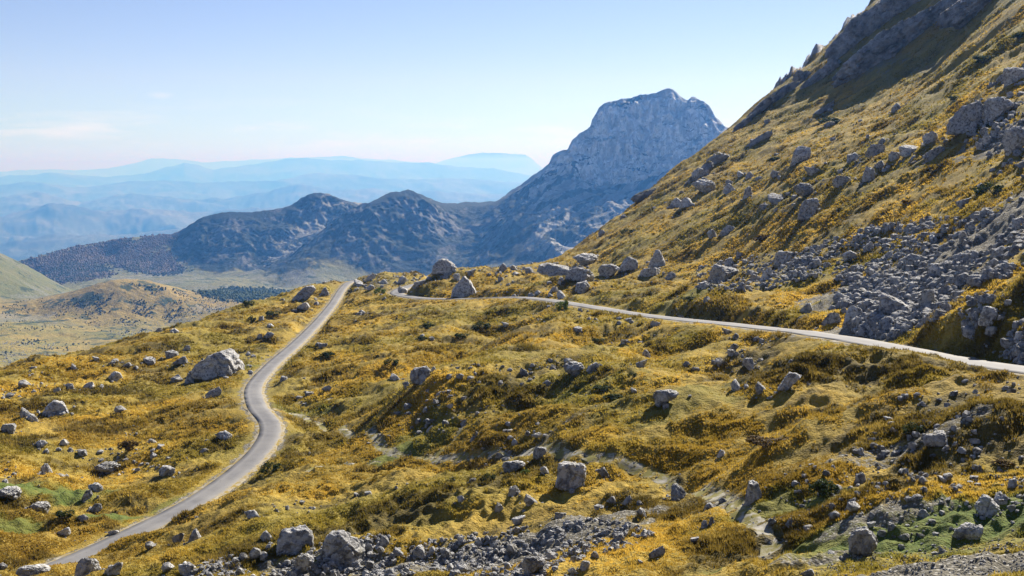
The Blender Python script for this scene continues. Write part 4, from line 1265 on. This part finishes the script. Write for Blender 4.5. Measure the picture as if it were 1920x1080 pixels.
# ------------------------------------------------------------------ rock outcrops of the high slope
m = Mat('crag_rock', 0.92)
n1 = m.rng(m.noise(0.06, 5, 0.65, m.n('ShaderNodeNewGeometry').outputs['Position']), 0.33, 0.67)
pos = m.n('ShaderNodeNewGeometry').outputs['Position']
n2 = m.rng(m.noise(0.28, 6, 0.7, pos), 0.34, 0.66)
n3 = m.rng(m.noise(1.1, 5, 0.7, pos), 0.34, 0.66)
c = m.mix(n1, (0.48, 0.485, 0.50), (0.85, 0.85, 0.85))
c = m.mix(m.math('MULTIPLY', m.rng(n2, 0.25, 0.85), 0.8), c, (0.16, 0.162, 0.17))
c = m.mix(m.math('MULTIPLY', n3, 0.4), c, (0.10, 0.10, 0.095))
nz = m.n('ShaderNodeSeparateXYZ'); m.link(m.n('ShaderNodeNewGeometry').outputs['Normal'], nz.inputs[0])
c = m.mix(m.rng(m.math('ADD', nz.outputs['Z'], m.rng(n2, 0, 1, -0.3, 0.3)), 0.78, 0.95), c, (0.15, 0.125, 0.04))
m.color(c)
m.bump(m.math('ADD', n2, m.math('MULTIPLY', n3, 0.5)), 1.0, 1.8)
CRAG = m.m

# middle in the picture, length and thickness across it in picture pixels, lean in degrees, range or None, mesh detail, label
CRAGS = [
    (1655, 88, 190, 62, 38, 6, 'great smooth rock face bulging from the upper slope above its own shadow'),
    (1612, 52, 150, 52, 46, 5, 'steep grey crag on the skyline left of the bulging rock face'),
    (1740, 34, 210, 46, 33, 6, 'long shaded cliff band along the top edge of the slope'),
    (1850, -12, 170, 46, 32, 5, 'dark cliff at the upper right corner'),
    (1690, -5, 170, 60, 42, 5, 'topmost crag cut off by the top edge'),
    (1535, 140, 84, 22, 40, 5, 'broken rock rib on the skyline below the steep crag'),
    (1502, 140, 46, 30, 20, 5, 'jagged pinnacle block standing up from the skyline ridge'),
    (1462, 174, 70, 24, 38, 5, 'dark rock step on the skyline ridge below the pinnacle block'),
    (1422, 204, 70, 22, 42, 5, 'dark jagged rib midway down the skyline ridge'),
    (1390, 232, 50, 16, 40, 5, 'lowest rocks of the skyline ridge beside the pale peak'),
    (1213, 358, 64, 26, 34, 5, 'dark overhanging outcrop on the slope edge in front of the peak'),
    (1342, 297, 46, 26, 30, 4, 'dark knobbly outcrop just inside the slope edge'),
    (1308, 325, 64, 26, 36, 4, 'row of dark rocks stepping down the slope edge'),
    (1543, 204, 44, 14, 36, 4, 'low rock ledge in the grass below the bulging face'),
    (1425, 258, 50, 15, 34, 4, 'dark bushy ledge on the upper grass slope'),
    (1590, 128, 60, 22, 44, 5, 'pointed lower tip of the bulging rock face'),
]
for k, (u, vq, ln, th, lean, sub, lab) in enumerate(CRAGS):
    x, y, z, r = [float(q[0]) for q in G.hit(u + 4, vq + th * 0.32)]
    if not np.isfinite(r):
        a, t = ray(u, vq); r = 715.0
        x, y, z = float(np.sin(a)) * r, float(np.cos(a)) * r, float(t) * r
    p, f = rock_points('block' if k % 2 else 'round', 1500 + k, sub, 9, 0.13)
    # joints running down the fall line
    p[:, 2] -= .5
    rb_ = 0.5 - 2 * np.abs(noise3(p * (9, 9, 3.0), k)); rb2 = 0.5 - 2 * np.abs(noise3(p * (20, 20, 9.0), k + 5))
    p = p * (1 + 0.09 * rb_ + 0.04 * rb2 + 0.10 * noise3(p * 4.5, k + 9))[:, None]
    me = mesh_np('rock_outcrop', p, f, True)
    o = put('rock_outcrop', me, CRAG, lab, 'rock outcrop', 'rock outcrops of the high slope')
    L, T = ln * r / F, th * r / F
    o.scale = (L * 1.05, T * 1.3, T * 0.95)
    o.location = (x, y + T * 0.3, z + T * 0.18)
    o.rotation_euler = (0, -math.radians(lean), -math.atan2(x, y) + 0.12)

# ------------------------------------------------------------------ shrubs


def leaf_clump(seed, n=900, flat=1.0):
    """an open dome of small leaves: many little quads through the crown's volume"""
    rg = np.random.default_rng(seed)
    cs = rg.normal(size=(9, 3)) * (.30, .30, .16) + (0, 0, .38)
    rad = rg.uniform(.16, .30, 9)
    k = rg.integers(9, size=n)
    d = rg.normal(size=(n, 3)); d /= np.linalg.norm(d, axis=1)[:, None]
    p = cs[k] + d * (rad[k] * rg.uniform(.55, 1.0, n))[:, None]
    p[:, 2] = np.maximum(p[:, 2], .02)
    a = rg.normal(size=(n, 3)); a /= np.linalg.norm(a, axis=1)[:, None]
    b = np.cross(a, d); b /= np.maximum(np.linalg.norm(b, axis=1)[:, None], 1e-6)
    s = rg.uniform(.035, .075, n)[:, None]
    V = np.stack([p - a * s, p + b * s * .6, p + a * s, p - b * s * .6], 1).reshape(-1, 3)
    return V, np.arange(n * 4).reshape(-1, 4)


def leaf_mat(name, c1, c2):
    m = Mat(name, 0.8)
    pos = m.n('ShaderNodeNewGeometry').outputs['Position']
    c = m.mix(m.rng(m.noise(2.2, 4, .6, pos), .35, .65), c1, c2)
    m.color(c)
    tr = m.n('ShaderNodeBsdfTranslucent'); m.link(c, tr.inputs['Color'])
    ms = m.n('ShaderNodeMixShader'); ms.inputs[0].default_value = 0.3
    m.link(m.b.outputs[0], ms.inputs[1]); m.link(tr.outputs[0], ms.inputs[2])
    m.link(ms.outputs[0], m.t.nodes['Material Output'].inputs['Surface'])
    return m.m


JUN = leaf_mat('juniper_leaves', (0.022, 0.035, 0.012), (0.055, 0.075, 0.022))
BRI = leaf_mat('willow_leaves', (0.07, 0.11, 0.02), (0.13, 0.17, 0.035))
RUS = leaf_mat('autumn_leaves', (0.06, 0.04, 0.012), (0.12, 0.075, 0.022))
TWIG = Mat('twig', 0.9); TWIG.color(TWIG.mix(TWIG.noise(4.0), (.05, .035, .02), (.09, .065, .04)))
SH = {}
for key, mt in (('j', JUN), ('g', BRI), ('r', RUS)):
    for q in range(3):
        V_, F_ = leaf_clump(70 + q)
        me = mesh_np('foliage', V_, F_, False); me.materials.append(mt); SH[key, q] = me
# a short forked stem shared by all shrubs
V_, F_ = [], []
for k in range(5):
    a = k * 1.257; e = np.array([math.cos(a) * .28, math.sin(a) * .28, .45])
    b0 = len(V_) * 1
    ring = np.array([(math.cos(t), math.sin(t), 0) for t in np.arange(5) * 1.2566])
    V_ += list(ring * .03) + list(ring * .012 + e)
    F_ += [(b0 + i, b0 + (i + 1) % 5, b0 + 5 + (i + 1) % 5, b0 + 5 + i) for i in range(5)]
stem_me = mesh_np('stem', np.array(V_), np.array(F_)); stem_me.materials.append(TWIG.m)
SHRUBS = [(1055, 577, 26, 20, 'g', 'bright green bush beside the upper road with a long dark shadow'), (800, 613, 30, 12, 'j', None), (907, 612, 30, 13, 'j', None), (863, 632, 24, 11, 'j', None), (790, 636, 24, 9, 'j', None), (737, 680, 26, 12, 'j', None), (1133, 730, 46, 13, 'j', None), (1150, 746, 42, 13, 'j', None), (1187, 704, 16, 10, 'j', None),
          (465, 572, 20, 12, 'j', 'round dark bush on the crest left of the far road'), (613, 667, 30, 13, 'j', None), (473, 600, 15, 11, 'j', None), (510, 591, 26, 11, 'j', None), (1427, 448, 30, 14, 'r', None), (1560, 228, 34, 11, 'j', None), (1843, 114, 36, 13, 'j', 'dark shrub strip high on the right slope below the cliffs'), (1910, 69, 24, 12, 'j', 'dark shrub at the right edge near the top corner'), (1863, 358, 46, 20, 'j', None), (1790, 185, 24, 7, 'j', None),
          (240, 838, 38, 20, 'r', None), (512, 878, 34, 18, 'j', 'dark shrub in the bank right of the road below the bend'), (120, 968, 30, 16, 'j', None), (1543, 919, 56, 32, 'j', 'dark bushy mound beside the trail casting a black shadow'), (1718, 806, 34, 18, 'j', 'green shrub behind the dark hollow boulder'), (1435, 832, 80, 20, 'r', None), (1880, 869, 40, 13, 'r', None), (715, 463 + 85, 20, 12, 'g', None), (1120, 640, 22, 9, 'j', None), (985, 885, 20, 9, 'g', None), (920, 895, 24, 12, 'j', None), (1060, 870, 18, 12, 'j', None), (1295, 560, 34, 8, 'j', None), (1180, 345 + 90, 24, 10, 'j', None), (1700, 380, 20, 8, 'r', None), (1450, 300, 24, 9, 'j', None)]  # the widest brown shrub is put in for a dark hollow lying in shadow
sl = auto_labels([(q[0], q[1], q[2], {'j': 'dark green', 'g': 'light green', 'r': 'brown'}[q[4]]) for q in SHRUBS], 'shrub')
for i, (u, vq, w, h, key, lab) in enumerate(SHRUBS):
    x, y, z, r = [float(q[0]) for q in G.hit(u, vq + h * .35)]
    if not np.isfinite(r):
        continue
    o = bpy.data.objects.new('shrub', None); COL.objects.link(o)
    o.location = (x, y, float(G.height(x, y)[0]) - .05)
    o.rotation_euler = (0, 0, rg.uniform(0, 6.28) if w < 1.6 * h else -math.atan2(x, y))
    o.scale = (w * r / F * .95, w * r / F * .7, h * r / F * 1.35)
    o['label'] = lab or sl[i]; o['category'] = 'shrub'; o['group'] = 'low shrubs scattered over the slopes'
    c_ = bpy.data.objects.new('foliage', SH[key, i % 3]); COL.objects.link(c_); c_.parent = o
    c_ = bpy.data.objects.new('stem', stem_me); COL.objects.link(c_); c_.parent = o

# ------------------------------------------------------------------ grass tussocks
def tufts(n, rmax, seed):
    rg = np.random.default_rng(seed)
    u = rg.uniform(-60, 1980, n); vq = 1090 - 1080 * rg.random(n) ** 0.9
    x, y, z, r = G.hit(u, vq)
    ok = np.isfinite(r) & (r < rmax)
    x, y, r = x[ok], y[ok], r[ok]
    x = x + rg.normal(0, .3, len(x)); y = y + rg.normal(0, .8, len(y))
    d, _ = roadF.at(x, y)
    ok = d > HALF + .9
    for P, wd in trails:
        dt, _ = Field(P, None, pad=4, cell=.6).at(x, y)
        ok &= dt > wd * 1.1
    gr_ = fbm2(x, y, 15, 4, .65, 140) + 0.5 * fbm2(x, y, 3.2, 2, .6, 141)
    ok &= rg.random(len(x)) < smooth(-0.55, 0.25, gr_)
    return x[ok], y[ok], r[ok]


def samp(field, x, y):
    a = np.arctan2(x, y); r = np.hypot(x, y)
    j = np.clip(np.searchsorted(G.a, a), 0, len(G.a) - 1); i = np.clip(np.searchsorted(G.r, r), 0, len(G.r) - 1)
    return field[i, j]


x, y, r = tufts(480000, 760, 5)
gv = samp(gravel, x, y); gr = samp(green, x, y); ok = (gv < .45) & (gr < .6)
x, y, r = x[ok], y[ok], r[ok]
n = len(x)
z = G.height(x, y)
B = 6
rg = np.random.default_rng(9)
hh = (rg.uniform(.08, .19, n) * (1 + 0.6 * fbm2(x, y, 3.0, 2, .6, 150)) * (1 + 0.9 * samp(heath, x, y)) * np.clip(r / 110, .8, 1.7))
wid = np.clip(r * .0005, .03, .19)
ang = rg.uniform(0, 6.283, (n, B)); lean = rg.uniform(.15, .75, (n, B))
bx_ = np.cos(ang); by2 = np.sin(ang)
base_r = rg.uniform(0, .22, (n, B)) * np.clip(r / 100, .7, 1.6)[:, None]
px = x[:, None] + bx_ * base_r; py = y[:, None] + by2 * base_r
tx = px + bx_ * lean * hh[:, None] - .10 * hh[:, None]; ty = py + by2 * lean * hh[:, None]
tz = z[:, None] + hh[:, None] * rg.uniform(.7, 1.1, (n, B))
sx = -by2 * wid[:, None]; sy = bx_ * wid[:, None]
zb = np.broadcast_to(z[:, None] - .04, px.shape)
V_ = np.stack([np.stack([px - sx, py - sy, zb], -1), np.stack([px + sx, py + sy, zb], -1), np.stack([tx, ty, tz], -1)], 2).reshape(-1, 3)
F_ = np.arange(n * B * 3).reshape(-1, 3)
me = mesh_np('grass', V_, F_, False)
pt = np.clip(.5 + .55 * fbm2(x, y, 2.6, 2, .6, 142) + .35 * fbm2(x, y, 11, 3, .6, 143), 0, 1)
tone = np.repeat(pt[:, None] * .55 + .2 * rg.random((n, 1)) + .25 * rg.random((n, B)), 3)
tip = np.tile(np.array([0, 0, 1.0]), n * B)
for nm, arr in (('brown', brown), ('olive', olive), ('gold', gold), ('green', green), ('heath', heath)):
    set_attr(me, nm, np.repeat(samp(arr, x, y), B * 3))
set_attr(me, 'tone', tone); set_attr(me, 'tip', tip)
m = Mat('tussock_grass', 0.8)
c = m.mix(m.attr('gold'), (0.32, 0.212, 0.030), (0.56, 0.366, 0.056))
c = m.mix(m.math('MULTIPLY', m.attr('olive'), 0.7), c, (0.160, 0.155, 0.027))
c = m.mix(m.math('MULTIPLY', m.attr('brown'), 0.65), c, (0.150, 0.098, 0.018))
c = m.mix(m.math('MULTIPLY', m.attr('heath'), 0.75), c, m.mix(m.attr('tone'), (0.050, 0.042, 0.012), (0.150, 0.105, 0.024)))
c = m.mix(m.attr('green'), c, (0.085, 0.125, 0.025))
c = m.mix(m.rng(m.attr('tone'), 0.10, 0.42, .62, 0), c, (0.072, 0.055, 0.012))
c = m.mix(m.rng(m.attr('tone'), 0.6, 1.0, 0, .6), c, (0.62, 0.45, 0.10))
m.color(c)
tr = m.n('ShaderNodeBsdfTranslucent'); m.link(c, tr.inputs['Color'])
ms = m.n('ShaderNodeMixShader'); ms.inputs[0].default_value = 0.5
m.link(m.b.outputs[0], ms.inputs[1]); m.link(tr.outputs[0], ms.inputs[2])
m.link(ms.outputs[0], m.t.nodes['Material Output'].inputs['Surface'])
put('grass', me, m.m, 'dry golden and rust coloured tussock grass covering the slopes', 'grass', kind='stuff')
print('tufts', n)

# ------------------------------------------------------------------ far woods in the valley
def wood(polys, n, h, mat, label, seed, name='forest', cat='forest', thr=-.30, jit=9.0):
    rg = np.random.default_rng(seed)
    V, Fc = [], []; off = 0
    p0, f0 = ICO[1]
    for P in polys:
        uu, vv = sample_poly(P, n // len(polys), rg)
        x, y, z, r = V2.hit(uu, vv)
        ok = np.isfinite(r) & (r > 700)
        ok &= fbm2(x, y, 60 if name == 'forest' else 35, 4, .6, seed) > thr - 0.15 * rg.random(len(x))
        for i in np.where(ok)[0]:
            hh = h * rg.uniform(.35, 1.25) * (1 + .7 * float(noise2(x[i] / 25, y[i] / 60, seed + 3)))
            q = p0 * (hh * .55, hh * .55, hh * .6) * (1 + .3 * rg.normal(size=(len(p0), 1)) * .6)
            jx, jy = x[i] + rg.normal(0, jit), y[i] + rg.normal(0, 1.6 * jit)
            V.append(q + (jx, jy, float(V2.height(jx, jy)[0]) + hh * .35)); Fc.append(f0 + off); off += len(p0)
    me = mesh_np(name, np.vstack(V), np.vstack(Fc), False)
    o = put(name, me, mat, label, cat, kind='stuff')
    o.scale = (KF, KF, KF)


def wood_mat(name, c1, c2):
    m = Mat(name, .9)
    m.color(m.mix(m.rng(m.noise(.03, 6, .75), .40, .60), c1, c2))
    return m.m


wood([[(48, 490), (130, 467), (230, 448), (330, 438), (310, 470), (330, 512), (260, 510), (215, 490), (160, 498), (205, 512), (190, 522), (120, 530), (75, 510)]], 12000, 3.1, wood_mat('bare_beech', (.10, .075, .06), (.17, .13, .10)), 'grey purple beech wood covering the low valley hill', 3)
wood([[(75, 505), (130, 494), (200, 505), (200, 518), (120, 530)], [(245, 490), (300, 492), (340, 508), (300, 516), (250, 505)]], 4500, 3.1, wood_mat('dark_beech', (.035, .045, .025), (.08, .075, .045)), 'dark green wood along the foot of the valley hill', 4)
wood([[(385, 552), (430, 540), (520, 545), (560, 552), (500, 562), (400, 558)]], 2800, 2.7, wood_mat('green_pine', (.035, .055, .022), (.07, .085, .03)), 'green wood on the valley floor behind the road crest', 5)

wood([[(130, 565), (240, 530), (350, 548), (430, 575), (330, 605), (180, 605)]], 1500, 1.35, wood_mat('knoll_juniper', (.02, .03, .012), (.05, .06, .022)), 'dark juniper scrub dotted over the golden valley knoll', 6, 'scrub', 'scrub', 0.12, 1.5)
wood([[(0, 560), (120, 560), (200, 610), (430, 590), (330, 625), (150, 650), (0, 690)]], 1500, 1.1, wood_mat('valley_juniper', (.025, .035, .014), (.06, .065, .028)), 'low dark scrub spread over the near valley floor', 7, 'scrub', 'scrub', 0.22, 2.0)
wood([[(0, 640), (110, 645), (70, 690), (0, 700)], [(150, 600), (300, 605), (420, 590), (440, 600), (250, 640)], [(280, 540), (430, 548), (520, 556), (420, 590)]], 3000, 0.8, wood_mat('valley_stone', (.16, .16, .155), (.42, .415, .40)), 'grey stones littering the valley floor', 8, 'valley_rubble', 'rubble', 0.0, 2.0)
# ------------------------------------------------------------------ haze
me = bpy.data.meshes.new('haze')
bm = bmesh.new()
bmesh.ops.create_cube(bm, size=1.0)
bmesh.ops.scale(bm, vec=(440000, 400000, 3300), verts=bm.verts)
bmesh.ops.translate(bm, vec=(0, 100000, -1130), verts=bm.verts)
bm.to_mesh(me); bm.free()
hm = bpy.data.materials.new('air')
hm.use_nodes = True
hm.node_tree.nodes.clear()
out = hm.node_tree.nodes.new('ShaderNodeOutputMaterial')
pv = hm.node_tree.nodes.new('ShaderNodeVolumePrincipled')
pv.inputs['Color'].default_value = (0.075, 0.245, 0.66, 1)
pv.inputs['Absorption Color'].default_value = (0.84, 0.52, 0.0, 1)
pv.inputs['Density'].default_value = 7.2e-5
pv.inputs['Anisotropy'].default_value = 0.25
hm.node_tree.links.new(pv.outputs[0], out.inputs['Volume'])
put('haze', me, hm, 'thin blue haze filling the air over valley and mountains', 'haze', kind='stuff')
